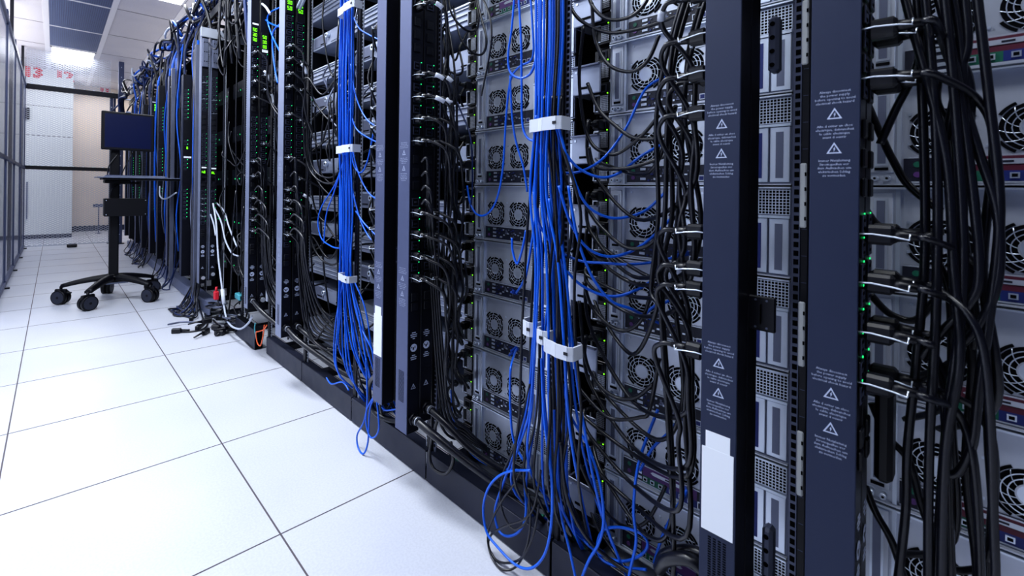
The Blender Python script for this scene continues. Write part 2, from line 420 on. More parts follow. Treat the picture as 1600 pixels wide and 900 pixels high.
# ================================================================== RACK FRAMES
PITCH = .512
def bnd(k): return .195 + PITCH * k
def rack_mb(top, rail='zinc_dark'):
    parts = {}
    for nm, ys in (('near', (.0, .013)), ('far', (PITCH - .013, PITCH))):
        b = MB(); b.box(0, .012, ys[0], ys[1], .0, top, 'black_steel', .002)
        for k in range(int((top - .1) / .0445)):
            b.box(-.0004, 0, ys[0] + .003, ys[1] - .003, .1 + k * .0445, .1008 + k * .0445, 'grey_steel')
        parts['post_' + nm] = b.mesh('post')
        s = 1 if nm == 'near' else -1; ya = ys[1] if s > 0 else ys[0]
        b = MB(); y0, y1 = sorted((ya, ya + s * .013)); b.box(.008, .012, y0, y1, .1, top, rail)
        for k in range(int((top - .14) / .0148)):
            z = .115 + k * .0148; b.box(.0072, .008, y0 + .003, y1 - .003, z, z + .009, 'void')
        parts['rail_' + nm] = b.mesh('mounting_rail')
    b = MB(); b.box(-.012, -.008, .003, PITCH - .003, .004, .10, 'kick_paint', .0015); b.box(-.008, .03, .003, PITCH - .003, .094, .1, 'kick_paint'); parts['kick'] = b.mesh('kick_plate')
    b = MB(); b.box(0, .9, .0, .03, .0, .03, 'black_steel'); b.box(0, .9, PITCH - .03, PITCH, .0, .03, 'black_steel'); b.box(.86, .9, 0, PITCH, 0, .08, 'black_steel'); parts['base'] = b.mesh('base_frame')
    b = MB(); b.box(0, .9, .0, PITCH, top, top + .012, 'black_steel'); parts['top'] = b.mesh('top_plate')
    b = MB(); b.box(.88, .9, .0, PITCH, 0.03, top, 'rack_interior'); parts['backing'] = b.mesh('dark_backing')  # near-black panel closing the rack depth, added to keep light out from behind
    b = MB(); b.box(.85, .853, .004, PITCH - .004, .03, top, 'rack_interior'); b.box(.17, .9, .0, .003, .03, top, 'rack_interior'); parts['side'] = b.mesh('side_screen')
    return parts
RACK_TOP = 2.12
RP = rack_mb(RACK_TOP); RP2 = rack_mb(RACK_TOP, 'zinc')
RX = .93
names = ['rack frame at the right edge, behind the blurred foreground strip', 'rack frame of the right-hand column of fan servers, left of two foreground strips', 'rack frame of the left-hand column of fan servers, right of second strip pair',
         'rack frame between the left blue bundle and grey strip pair', 'rack frame just left of the left blue bundle', 'rack frame between the third and fourth strip pairs from the right']
for k in range(-1, 17):
    lab = names[k + 1] if k < 5 else 'open rack frame in the receding part of the row, beyond the grey strips'
    if k == 5: lab = 'dark rack frame full of tangled black cords, mid row'
    t = thing('server_rack', lab, 'rack', (RX, bnd(k), 0), 'rack frames in the row' if k < 5 else ('receding rack frames' if k > 5 else 'rack frames in the row'))
    for nm, pn in (('post_near', 'post'), ('post_far', 'post'), ('rail_near', 'mounting_rail'), ('rail_far', 'mounting_rail'), ('base', 'base_frame'), ('top', 'top_plate'), ('backing', 'dark_backing'), ('side', 'side_screen')):
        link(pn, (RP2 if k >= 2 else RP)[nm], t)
    if k < 5: link('kick_plate', RP['kick'], t)
    elif k >= 7:
        b = MB(); b.box(-.075, -.07, .001, PITCH - .001, .004, .10, 'kick_grey'); b.box(-.07, 0, .001, PITCH - .001, .09, .1, 'kick_grey'); link('kick_plate', b, t)
    elif k == 5:
        b = MB(); b.box(-.045, -.04, .10, PITCH - .02, .004, .115, 'kick_paint', .0015); b.box(-.04, 0, .10, PITCH - .02, .004, .115, 'void'); link('kick_plate', b, t)

# ================================================================== 4U FAN SERVERS
U4 = .183; Z0 = .062
def fan_mb():
    b = MB(); R = .038
    b.ring((-.0006, 0, 0), 'x', 0, R, .0006, 'void', 32)
    for s1, s2 in ((1, 1), (1, -1), (-1, 1), (-1, -1)):            # corner slots outside the round
        a = math.atan2(s2, s1); b.ring((-.0008, 0, 0), 'x', R + .0015, R + .006, .0006, 'void', 6, a - .28, a + .28)
    b.ring((-.0016, 0, 0), 'x', 0, R * .42, .0012, 'bright_steel', 24)
    b.ring((-.002, 0, 0), 'x', R * .40, R * .46, .0012, 'zinc', 24)
    for r in (.64, .83): b.ring((-.002, 0, 0), 'x', R * r - .0007, R * r + .0007, .0014, 'bright_steel', 32)
    for k in range(12):
        a = 2 * PI * k / 12; P = []
        for j in range(5):
            r = R * (.42 + .145 * j); t = a + .11 * j * (1 if j else 0)
            P.append((-.0014, r * math.cos(t), r * math.sin(t)))
        b.tube(P, .0008, 'bright_steel', 4)
    return b
def io_mb(style):
    """rear connector panel; style picks which colours the printed strip has"""
    b = MB(); b.box(-.003, 0, 0, .20, 0, .044, 'port_black'); b.box(-.0036, -.003, .0, .20, .0, .0025, 'zinc'); b.box(-.0036, -.003, 0, .20, .0415, .044, 'zinc')
    y = .195
    b.ring((-.0045, y - .012, .031), 'x', 0, .005, .0016, 'port_green', 12); b.ring((-.0045, y - .012, .014), 'x', 0, .005, .0016, 'purple', 12)
    for k, z in ((0, .008), (0, .02), (0, .032)): b.box(-.0045, -.003, y - .045, y - .031, z, z + .006, 'bright_steel')
    if style == 0:
        b.box(-.0034, -.003, .03, .145, .003, .041, 'port_black')
        R_ = random.Random(3)
        for k in range(26):
            yy = R_.uniform(.036, .145); zz = R_.uniform(.005, .034); ww = R_.uniform(.002, .009); hh = R_.uniform(.0015, .005)
            b.box(-.0050 - R_.uniform(0, .001), -.003, yy, yy + ww, zz, zz + hh, R_.choice(['bright_steel', 'zinc', 'zinc_dark', 'zinc_dark', 'port_blue']))
        for yy in (.012, .03): b.box(-.005, -.003, yy, yy + .013, .005, .018, 'zinc'); b.box(-.0055, -.005, yy + .002, yy + .011, .007, .016, 'port_blue' if yy < .02 else 'void')
    else:
        b.box(-.0036, -.003, .02, .148, .019, .043, 'maroon' if style == 1 else 'purple')
        b.box(-.0036, -.003, .09, .148, .003, .019, 'port_green'); b.box(-.0036, -.003, .02, .09, .003, .019, 'port_blue')
        P = [(-.0046, .055, .029), (-.0046, .122, .029), (-.0046, .128, .033), (-.0046, .122, .037), (-.0046, .055, .037), (-.0046, .049, .033)]
        b.poly(P, 'zinc'); b.box(-.005, -.0046, .078, .092, .0315, .0345, 'port_black')
        for k, yy in enumerate((.03, .05, .072, .098, .118, .136)):
            b.box(-.0055, -.003, yy, yy + .010, .007, .016, 'bright_steel' if k % 2 == 0 else 'zinc'); b.box(-.006, -.0055, yy + .002, yy + .008, .009, .014, 'void')
        for yy in (-.0,): b.box(-.005, -.003, .002, .018, .004, .02, 'zinc'); b.box(-.0055, -.005, .004, .016, .006, .018, 'void')
    return b
def psu_mb():
    b = MB(); b.box(-.006, .02, 0, .046, 0, .082, 'black_plastic', .0015)
    b.box(-.0075, -.006, .002, .026, .006, .048, 'void')
    for k in range(6): b.box(-.0085, -.0075, .0045 + k * .004, .0053 + k * .004, .006, .048, 'zinc')
    for k in range(9): b.box(-.0086, -.0076, .002, .026, .008 + k * .0047, .0088 + k * .0047, 'zinc')
    b.box(-.009, -.006, .028, .044, .006, .008, 'bright_steel'); b.box(-.012, -.006, .041, .0435, .006, .05, 'zinc'); b.box(-.012, -.006, .028, .0435, .048, .051, 'zinc')
    b.box(-.009, -.006, .008, .036, .056, .077, 'port_black', .002)
    b.box(-.0095, -.009, .012, .032, .059, .074, 'void')
    return b
def server_proto(style):
    t = thing('rack_server', 'x', 'server')
    b = MB()
    b.box(.0, .70, .36, .40, .0, .178, 'zinc'); b.box(.004, .70, .15, .36, .0, .178, 'zinc'); b.box(0, .70, 0, .15, 0, .178, 'zinc_dark'); b.box(.02, .70, .40, .446, 0, .178, 'black_steel')
    b.box(-.010, 0.004, 0, .40, .1765, .1795, 'bright_steel'); b.box(-.008, .0, 0, .40, .0, .0025, 'zinc')
    b.box(-.004, .004, .355, .3605, .003, .176, 'bright_steel'); b.box(-.004, .004, .399, .403, .003, .176, 'zinc')
    for z in (.015, .165):
        for y in (.34, .17): b.ring((.0028, y, z), 'x', 0, .0028, .0012, 'bright_steel', 8)
    for y, z in ((.257, .125), (.345, .12), (.257, .062), (.345, .07)): b.box(.002, .004, y - .002, y + .002, z - .002, z + .002, 'bright_steel')
    b.box(.002, .7, -.004, -.0005, 0, .178, 'void')  # near-black sheet paints the dark of the gap onto the chassis side
    link('chassis', b, t)
    b = MB(); b.box(-.003, 0, .364, .396, .022, .170, 'zinc', .001); b.box(-.0042, -.003, .371, .389, .034, .16, 'bright_steel'); b.box(-.0046, -.0042, .3745, .3855, .038, .156, 'zinc_dark')
    b.box(-.0048, -.003, .371, .389, .026, .031, 'void')
    for y in (.372, .388): b.ring((-.012, y, .012), 'x', 0, .0048, .012, 'bright_steel', 10); b.ring((-.0125, y, .012), 'x', 0, .002, .0006, 'void', 8)
    link('side_bracket', b, t)
    fm = FAN
    for y in (.307, .208):
        o = link('fan_grille', fm, t, (.0035, y, .088 if style else .09))
    link('connector_panel', IOP[style], t, (.004, .155, .005) if False else (.004, .152, .004))
    for z in (.004, .091):
        p = link('power_supply', PSU, t, (.0, .400, z))
        b = LED; link('indicator_light', b, p, (-.0088, .005, .0525))
    b = MB()                                                    # expansion slots and the mesh above
    for k in range(4):
        y = .003 + k * .037; b.box(-.004, 0, y, y + .034, .006, .116, 'bright_steel', .001)
        b.box(-.0046, -.004, y + .011, y + .024, .014, .106, 'port_blue' if k == 1 else 'zinc_dark')
    b.box(-.006, 0, .002, .148, .117, .122, 'bright_steel')
    link('expansion_slots', b, t)
    b = MB(); b.box(-.001, 0, .002, .148, .124, .174, 'void')
    for k in range(25): b.box(-.002, -.001, .002 + k * .006, .0034 + k * .006, .124, .174, 'bright_steel')
    for k in range(9): b.box(-.0021, -.001, .002, .148, .124 + k * .006, .1254 + k * .006, 'bright_steel')
    link('vent_mesh', b, t)
    return t
FAN = fan_mb().mesh('fan_grille'); PSU = psu_mb().mesh('power_supply'); IOP = [io_mb(s).mesh('connector_panel') for s in (0, 1, 2)]
_b = MB(); _b.ring((0, 0, 0), 'x', 0, .0019, .0008, 'lime_led', 8); LED = _b.mesh('indicator_light')
protos = [server_proto(s) for s in (0, 1, 2)]
index_kids()
used = [False] * 3
colnm = ['column at the right edge', 'column left of foreground strips', 'column left of right blue bundle']
for k, lo, hi in ((-1, 1, 6), (0, 0, 7), (1, 0, 9)):
    for i in range(lo, hi + 1):
        st = {-1: 1, 0: (2 if i <= 1 else 0), 1: (2 if i == 8 else 0)}[k]
        if used[st]: o = copy_tree(protos[st])
        else: o = protos[st]; used[st] = True
        o.location = (1.08, bnd(k) + .06, Z0 + U4 * i)
        o['label'] = '%s server from below, two round fan grilles, %s' % (ORD[i - lo].capitalize(), colnm[k + 1])
        o['group'] = 'four-unit fan servers ' + colnm[k + 1]

# the zinc rail brackets between neighbouring columns
def side_arm(k, i, z):
    t = thing('cable_arm', 'flat zinc cable arm plate, %s from the bottom, in the dark gap right of the %s blue bundle' % (ORD[i], 'right' if k == 0 else 'left'), 'bracket', (1.13, bnd(k) - .0 + (.446 + .06), z), 'zinc arm plates')
    return t
for k, nm in ((1, 'right blue bundle'),):
    for i in range(9):
        z = Z0 + U4 * i + .055
        b = MB(); y0 = bnd(k) - .045; b.box(1.04, 1.046, y0, y0 + .085, z, z + .075, 'unit_grey', .002); b.box(1.03, 1.04, y0, y0 + .085, z + .071, z + .075, 'zinc_dark'); b.box(1.046, 1.12, y0 + .08, y0 + .085, z, z + .075, 'zinc_dark')
        b.box(1.0385, 1.04, y0 + .03, y0 + .06, z + .014, z + .02, 'void'); b.box(1.0385, 1.04, y0 + .07, y0 + .076, z + .058, z + .064, 'bright_steel')
        b.xform(Matrix.Translation((1.14, y0, z)) @ Matrix.Rotation(-.25, 4, 'Y') @ Matrix.Translation((-1.14, -y0, -z)) if False else Matrix.Identity(4))
        tag(link('rail_bracket', b), '%s zinc bracket plate from below, dark gap beside right blue bundle' % ORD[i].capitalize(), 'bracket', 'zinc bracket plates beside the right blue bundle')

# ================================================================== 2U RIBBED UNITS (left racks)
def ribbed(style):
    t = thing('storage_server', 'x', 'server'); b = MB()
    b.box(0, .6, 0, .44, 0, .080, 'unit_grey', .002)
    if style == 0:
        for z in (.02, .042, .064): b.box(-.006, 0, .005, .435, z, z + .003, 'zinc'); b.box(-.001, 0, .005, .435, z - .005, z, 'zinc_dark')
        b.box(-.008, 0, 0, .44, .074, .080, 'zinc')
    else:
        b.box(-.003, 0, .02, .2, .01, .07, 'unit_grey', .001); b.box(-.003, 0, .25, .42, .01, .07, 'zinc_dark', .001); b.box(-.004, -.003, .04, .09, .016, .022, 'void'); b.box(-.004, -.003, .27, .33, .016, .022, 'void')
        for y in (.02, .2, .25, .42):
            b.box(-.005, -.003, y - .004, y + .004, .066, .074, 'bright_steel')
    link('unit_body', b, t)
    b = MB()
    if style == 0:
        for k in range(5): b.box(-.004, 0, .38 + 0 * k, .43, .008 + k * .014, .014 + k * .014, 'void')
    else:
        b.ring((-.02, .225, .05), 'x', 0, .014, .02, 'bright_steel', 14); b.ring((-.021, .225, .05), 'x', 0, .006, .001, 'void', 10)
    link('unit_latch' if style else 'unit_vent', b, t)
    b = MB(); b.ring((-.006, .435, .078), 'x', 0, .002, .001, 'green_led', 6); link('indicator_light', b, t)
    return t
rp = [ribbed(0), ribbed(1)]; index_kids(); usedr = [False, False]
rn = {2: 'rack right of left blue bundle', 3: 'rack left of left blue bundle', 4: 'rack between third and fourth strip pairs'}
for k in (2, 3, 4):
    for i in range(11):
        st = (i + k) % 2
        if usedr[st]: o = copy_tree(rp[st])
        else: o = rp[st]; usedr[st] = True
        o.location = (1.16 if st else 1.13, bnd(k) + .036, .10 + i * .183 + (.03 if st else 0))
        n = ['lowest', 'second', 'third', 'fourth', 'fifth', 'sixth', 'seventh', 'eighth', 'ninth', 'tenth', 'topmost'][i]
        o['label'] = '%s %s from below, %s' % (n.capitalize(), 'plain two-plate unit' if st else 'ribbed zinc unit', rn[k]); o['group'] = 'two-unit boxes in the ' + rn[k]

# black units with lights deep in the far racks
for k in range(5, 16):
    for i in range(3 if k > 8 else 5):
        z = .25 + i * (.62 if k > 8 else .36)
        b = MB(); b.box(1.12, 1.6, bnd(k) + .04, bnd(k) + .47, z, z + .13, 'black_steel', .003)
        for q in range(6): b.box(1.118, 1.12, bnd(k) + .08 + q * .06, bnd(k) + .083 + q * .06, z + .05, z + .06, 'green_led' if q % 2 else 'zinc')
        tag(link('rack_unit', b), 'black rack unit with tiny lights inside the receding racks', 'server', 'black units in the receding racks')
# switch stack with some copper-coloured ports in the tangled rack
b = MB()
for i in range(6):
    b.box(1.10, 1.5, bnd(5) + .05, bnd(5) + .46, 1.42 + i * .06, 1.464 + i * .06, 'black_steel', .002)
    for q in range(12): b.box(1.097, 1.10, bnd(5) + .07 + q * .03, bnd(5) + .09 + q * .03, 1.43 + i * .06, 1.445 + i * .06, 'copper' if i > 2 and q < 5 else 'zinc_dark')
tag(link('network_switch', b), 'dark switch with rows of ports, some copper-coloured, in the tangled rack', 'switch')

# ================================================================== POWER STRIPS
OUT_Z = [1.76 - .033 * i for i in range(8)] + [1.335 - .033 * i for i in range(8)] + [.92 - .033 * i for i in range(8)]
def outlet_mb(s):
    b = MB()
    b.box(-.0, .027, min(0, s * .0025), max(0, s * .0025), -.013, .013, 'black_plastic', .0015)
    for q in ((.002, .025, -.0115, -.0105), (.002, .025, .0105, .0115), (.002, .003, -.0115, .0115), (.024, .025, -.0115, .0115)):
        b.box(q[0], q[1], min(s * .0025, s * .0031), max(s * .0025, s * .0031), q[2], q[3], 'grey_steel')
    b.box(.006, .021, min(s * .0025, s * .0029), max(s * .0025, s * .0029), -.007, .007, 'void')
    for x in (.0085, .0135, .0175): b.box(x, x + .0012, min(s * .0025, s * .0033), max(s * .0025, s * .0033), -.003, .003, 'zinc_dark')
    return b.mesh('power_outlet')
def led_mb(s):
    b = MB(); b.box(0, .0028, min(0, s * .001), max(0, s * .001), 0, .0028, 'green_led'); return b.mesh('indicator_light')
def clip_mb(s):
    b = MB()
    b.tube([(-.0015, -s * .008, 0), (-.002, s * .012, .0015), (-.001, s * .034, -.001), (.0, s * .048, -.004), (.001, s * .049, .004)], .0011, 'bright_steel', 6)
    b.tube([(.026, s * .0, .004), (.027, s * .03, .003), (.026, s * .048, 0), (.0, s * .048, -.004)], .0009, 'bright_steel', 6)
    return b.mesh('retention_clip')
OUT = {s: outlet_mb(s) for s in (1, -1)}; LEDG = {s: led_mb(s) for s in (1, -1)}; CLIP = {s: clip_mb(s) for s in (1, -1)}
def warning_mb():
    b = MB(); z = 0
    def para(lines, z, sz=.0046):
        for l in lines: add_text(b, l, sz, (0, 0, z - sz), FACE_AISLE, 'print_white'); z -= sz * 1.12
        return z
    def tri(z):
        P = [(-.0085, 0), (.0085, 0), (0, .0155)]; Q = [(-.0058, .0016), (.0058, .0016), (0, .0122)]
        zz = z - .0165
        for i in range(3):
            j = (i + 1) % 3
            b.poly([(0, -P[i][0], zz + P[i][1]), (0, -P[j][0], zz + P[j][1]), (0, -Q[j][0], zz + Q[j][1]), (0, -Q[i][0], zz + Q[i][1])], 'print_white')
        b.poly([(0, -.0012, zz + .0098), (0, .0012, zz + .0062), (0, -.0004, zz + .0062)], 'print_white'); b.poly([(0, .0004, zz + .0068), (0, -.0014, zz + .0068), (0, .0004, zz + .0022)], 'print_white')
        return z - .019
    z = para(['Always disconnect', 'the power supply', 'before opening to avoid', 'electrical shock hazard'], z)
    z = tri(z - .004)
    z = para(['Afin d eviter un choc', 'electrique, debranchez', 'le cable electrique', 'avant d ouvrir'], z - .004)
    z = tri(z - .004)
    z = para(['Immer Netzleitung', 'Stromquellen vor', 'dem Aufmachen um', 'elektrischen Schlag', 'zu vermeiden'], z - .004)
    return b.mesh('warning_print')
WARN = warning_mb()
def grille_mb(w):
    b = MB()
    for r in range(24):
        for c in range(4): b.box(-.0004, 0, -.014 + c * .0075, -.0095 + c * .0075, -r * .004, -r * .004 + .0018, 'void')
    return b.mesh('vent_slots')
GRL = grille_mb(.05)
def emblem_mb():
    """round printed mark with lines of print above and below, on the outlet face"""
    b = MB()
    for k, w in enumerate((.014, .024, .022, .008)): b.box(-w / 2, w / 2, -.0003, 0, .045 - k * .006, .0475 - k * .006, 'print_white')
    b.ring((0, -.0004, 0), 'y', 0, .0125, .0004, 'print_white', 9)
    b.box(-.004, .001, -.0006, -.0004, -.006, .002, 'black_steel'); b.box(.003, .006, -.0006, -.0004, -.002, .006, 'black_steel'); b.box(-.009, -.006, -.0006, -.0004, 0, .005, 'black_steel')
    for k, w in enumerate((.012, .022, .02)): b.box(-w / 2, w / 2, -.0003, 0, -.024 - k * .006, -.0215 - k * .006, 'print_white')
    z0 = -.125
    P = [(-.009, 0), (.009, 0), (0, .016)]; Q = [(-.0065, .0016), (.0065, .0016), (0, .0128)]
    for i in range(3):
        j = (i + 1) % 3
        b.poly([(P[i][0], -.0004, z0 + P[i][1]), (P[j][0], -.0004, z0 + P[j][1]), (Q[j][0], -.0004, z0 + Q[j][1]), (Q[i][0], -.0004, z0 + Q[i][1])], 'print_white')
    b.box(-.0008, .0008, -.0004, 0, z0 + .003, z0 + .009, 'print_white')
    return b.mesh('printed_emblem')
EMB = emblem_mb()
PLUGGED = []
BRK = {}
for s_ in (1, -1):
    b = MB(); b.box(0, .024, min(0, s_ * .004), max(0, s_ * .004), -.013, .013, 'black_plastic', .003); BRK[s_] = b.mesh('breaker')
def power_strip(X, y0, w, s, label, skin='navy_steel', z0=.255, z1=2.1, warn=True, plugs=(), disp=None, sticker=False, emblem=True, detail=2, group=None, depth=.046, leds=True, gland=True, zshift=0):
    """vertical rack power strip; outlets look along s*Y"""
    t = thing('power_strip', label, 'power strip', (X, y0, z0), group)
    H = z1 - z0; yo = 0 if s < 0 else w
    b = MB(); b.box(0, .003, 0, w, 0, H, skin, .001); b.box(.003, depth, .0008, w - .0008, .0, H, 'black_steel', .001)
    link('housing', b, t)
    zz = [z - z0 + zshift for z in OUT_Z if z0 + .05 < z + zshift < z1 - .05]
    if detail:
        for i, z in enumerate(zz):
            link('power_outlet', OUT[s], t, (.008, yo, z))
            if leds: link('indicator_light', LEDG[s], t, (.037, yo, z + .012))
        for zc in (1.47, 1.43, 1.39, 1.05, 1.01, .97, .63, .60):   # breaker bumps between the outlet blocks
            link('breaker', BRK[s], t, (.010, yo, zc - z0))
    else:
        for blk in (zz[:8], zz[8:16], zz[16:]):
          if not blk: continue
          b = MB()
          for z in blk: b.box(.008, .034, min(yo, yo + s * .002), max(yo, yo + s * .002), z - .012, z + .012, 'port_black'); b.box(.010, .032, min(yo + s * .002, yo + s * .0024), max(yo + s * .002, yo + s * .0024), z + .0095, z + .0105, 'grey_steel')
          link('outlet_row', b, t)
        b = MB()
        for z in zz: b.box(.035, .0395, min(yo, yo + s * .0015), max(yo, yo + s * .0015), z + .009, z + .014, 'green_led')
        link('indicator_light', b, t)['kind'] = 'stuff'
    for z in plugs: link('retention_clip', CLIP[s], t, (.008, yo, z - z0))
    if warn:
        for z in (1.105, .72): link('warning_print', WARN, t, (-.0003, w / 2, z - z0))
    if warn and detail: link('vent_slots', GRL, t, (-.0002, w / 2, .40 - z0))
    if sticker:
        b = MB(); b.box(-.0006, 0, w * .16, w * .84, .535 - z0, .572 - z0, 'card_white'); link('paper_label', b, t)
        b = MB(); b.box(-.0009, 0, w * .06, w * .94, .41 - z0, .545 - z0, 'card_white'); link('paper_label', b, t)
    if emblem and s < 0: link('printed_emblem', EMB, t, (depth / 2, -.0003, .445 - z0 + (.03)))
    if disp:
        zc, lines, st = disp; b = MB()
        b.box(.004, depth - .003, -.004, .0, zc - z0 - .05, zc - z0 + .055, 'black_steel', .001); link('display_bezel', b, t)
        b = MB()
        for i, l in enumerate(lines): seven_seg(b, l, .009 if len(l) > 1 else .01, .017, (depth / 2, -.0045, zc - z0 + .022 - i * .027), FACE_NEAR, 'lime_led')
        link('lit_digits', b, t)
        b = MB(); b.box(.008, depth - .006, -.0046, -.004, zc - z0 - (.055 if st else -.058), zc - z0 - (.04 if st else -.068), 'card_white'); link('display_label', b, t)
    if gland and s < 0 and detail:
        b = MB(); b.tube([(depth / 2, 0, .045), (depth / 2, -.012, .045)], .019, 'black_steel', 6); b.tube([(depth / 2, -.012, .045), (depth / 2, -.024, .045)], .015, 'black_plastic', 12)
        b.tube([(depth / 2, -.024, .045), (depth / 2, -.028, .045)], .0135, 'zinc', 12); link('cable_gland', b, t)
    return t

PB = (1.181, 1.115, .907, .842, .776, .708)
PP = (1.513, 1.303, 1.237, 1.171, 1.104, .888, .822, .756, .69)
PA = (1.30, 1.226, 1.163, 1.096, .893, .83, .795, .69)
S_ = power_strip
S_(.80, .113, .055, -1, 'broad navy power strip face nearest the right edge, with warning triangles', plugs=PB, skin='navy_steel', z0=.2)
S_(.848, .113, .055, -1, 'second navy power strip behind the nearest one at right', plugs=PB, skin='black_steel', warn=False, z0=.2)
S_(.80, .258, .054, 1, 'navy power strip with large white paper label, second strip from right', plugs=PA, sticker=True, z0=.2, leds=False)
S_(.848, .258, .054, 1, 'plain dark strip directly behind the white-labelled strip at right', warn=False, plugs=PA, skin='black_steel', z0=.2, leds=False)
S_(.80, 1.305, .057, 1, 'grey-blue power strip with white paper label left of the middle pair', 'grey_steel', sticker=True, z0=.254, plugs=PP, leds=False)
S_(.848, 1.305, .057, 1, 'dark strip standing behind the white-labelled grey strip in the middle', 'black_steel', warn=False, z0=.254, plugs=PP, leds=False)
S_(.80, 1.162, .062, -1, 'grey-blue power strip with outlets and green lights, middle of the photo', 'grey_steel', z0=.215, plugs=PP)
S_(.848, 1.162, .062, -1, 'rear black power strip of the middle pair with green lights', 'black_steel', warn=False, z0=.235, plugs=PP[1:])
S_(.80, 2.205, .072, -1, 'grey power strip with lit digits at the top edge, third pair from right', 'light_steel', z0=.25, plugs=(1.62, 1.56, 1.49, 1.43, 1.3, 1.1, .95, .9, .86, .8, .74), disp=(1.83, ('3.0', '3.0', '5.0'), 0))
S_(.852, 2.205, .072, -1, 'rear black strip of the third pair from right with white cord tied near its display', 'black_steel', warn=False, z0=.25, plugs=(1.55, 1.42, 1.28, 1.0), disp=(1.80, ('3.0', '5.0'), 0))
S_(.80, 2.713, .06, -1, 'grey power strip with lit digits 5.0 3.0 3.0, fourth pair from right', 'light_steel', z0=.285, plugs=(1.70, 1.62, 1.54, 1.45, 1.1, 1.02, .9, .84, .78, .72), disp=(1.80, ('5.0', '3.0', '3.0'), 0))
S_(.852, 2.713, .06, -1, 'rear strip of the fourth pair with lit digits over a white label', 'black_steel', warn=False, z0=.285, plugs=(1.58, 1.5, 1.2), disp=(1.77, ('5.0', '3.0', '3.0'), 1))
S_(.80, 3.86, .07, -1, 'light grey power strip with single green readout below its middle', 'light_steel', z0=.24, z1=2.14, warn=False, plugs=(1.72, 1.6, .87, .83, .78, .74), disp=(1.035, ('hB',), 0))
S_(.865, 3.86, .07, -1, 'second light grey strip with green readout beside its twin', 'light_steel', z0=.26, z1=2.14, warn=False, plugs=(1.6, 1.5), disp=(1.03, ('AL',), 0))
# silver flat cover strips of the mid row
for y, w, X, l in ((4.05, .05, .80, 'tall silver cover post left of the twin light grey strips'), (5.02, .05, .80, 'tall silver cover post, second one receding'), (4.20, .05, .82, 'dark cover post behind the first silver one')):
    b = MB(); b.box(X, X + .03, y, y + w, .1, 2.05, 'zinc_dark' if 'silver' in l else 'navy_steel', .002); b.box(X - .001, X, y + w * .3, y + w * .8, .12, 2.03, 'black_steel')
    tag(link('cover_post', b), l, 'post')
far = [(4.50, 1.9), (5.15, 2.0), (5.72, 2.0), (6.22, 1.95), (6.85, 1.95), (7.45, 1.9), (8.1, 1.92), (8.65, 1.9)]
ordn = ['first', 'second', 'third', 'fourth', 'fifth', 'sixth', 'seventh', 'last']
for i, (y, z1) in enumerate(far):
    for j in (0, 1):
        S_(.80 + j * .075, y, .085, -1, '%s %s strip with green lights in the receding row behind the cart' % (ordn[i], 'front' if j == 0 else 'rear'), 'grey_steel' if i % 2 or j else 'navy_steel', z0=.2, z1=z1, warn=False, detail=0, depth=.07,
           disp=(1.83, ('8', '3', '8'), 0) if i in (1, 3) else ((1.25, ('8',), 1) if i == 0 and j == 0 else None), emblem=False, group='power strips of the receding row')
# link brackets joining the strip pairs
for X0, y0, y1, z, l in ((.846, 1.225, 1.30, .742, 'small black bracket joining the middle strip pair'), (.862, .222, .262, .765, 'small black bracket joining the foreground strip pair')):
    b = MB(); b.box(X0 - .006, X0 + .0, y0, y1, z - .028, z + .028, 'black_steel', .002); b.box(X0 - .012, X0 - .006, y0 + .02, y1 - .02, z - .016, z + .016, 'black_steel', .002)
    for yy in (y0 + .012, y1 - .012):
        for q in (-.022, .022): b.ring((X0 - .0072, yy, z + q), 'x', 0, .0018, .0016, 'zinc_dark', 8)
    tag(link('joining_bracket', b), l, 'bracket')
# white slotted strips + handle plates beside the foreground strips
for z in (1.17, .905, .68, .47):
    b = MB(); b.box(.905, .909, .194, .203, z, z + .105, 'enclosure_white', .002)
    for q in range(4): b.box(.9045, .905, .194, .1965, z + .012 + q * .024, z + .018 + q * .024, 'void')
    tag(link('slotted_bracket', b), 'white slotted bracket, %s of four, left edge of the nearest strip' % ORD[3 - [1.17, .905, .68, .47].index(z)] if False else
        {1.17: 'topmost', .905: 'upper middle', .68: 'lower middle', .47: 'lowest'}[z] + ' white slotted bracket behind the left edge of the nearest strip', 'bracket', 'white slotted brackets')
for z, l in ((1.165, 'upper'), (.30, 'lower')):
    b = MB(); b.box(.90, .925, .234, .25, z, z + .095, 'zinc_dark', .005)
    for q in range(4): b.ring((.899, .243, z + .012 + q * .023), 'x', 0, .004, .0012, 'void', 8)
    tag(link('hinge_plate', b), l + ' grey hinge plate with four holes between the foreground strips', 'hinge')

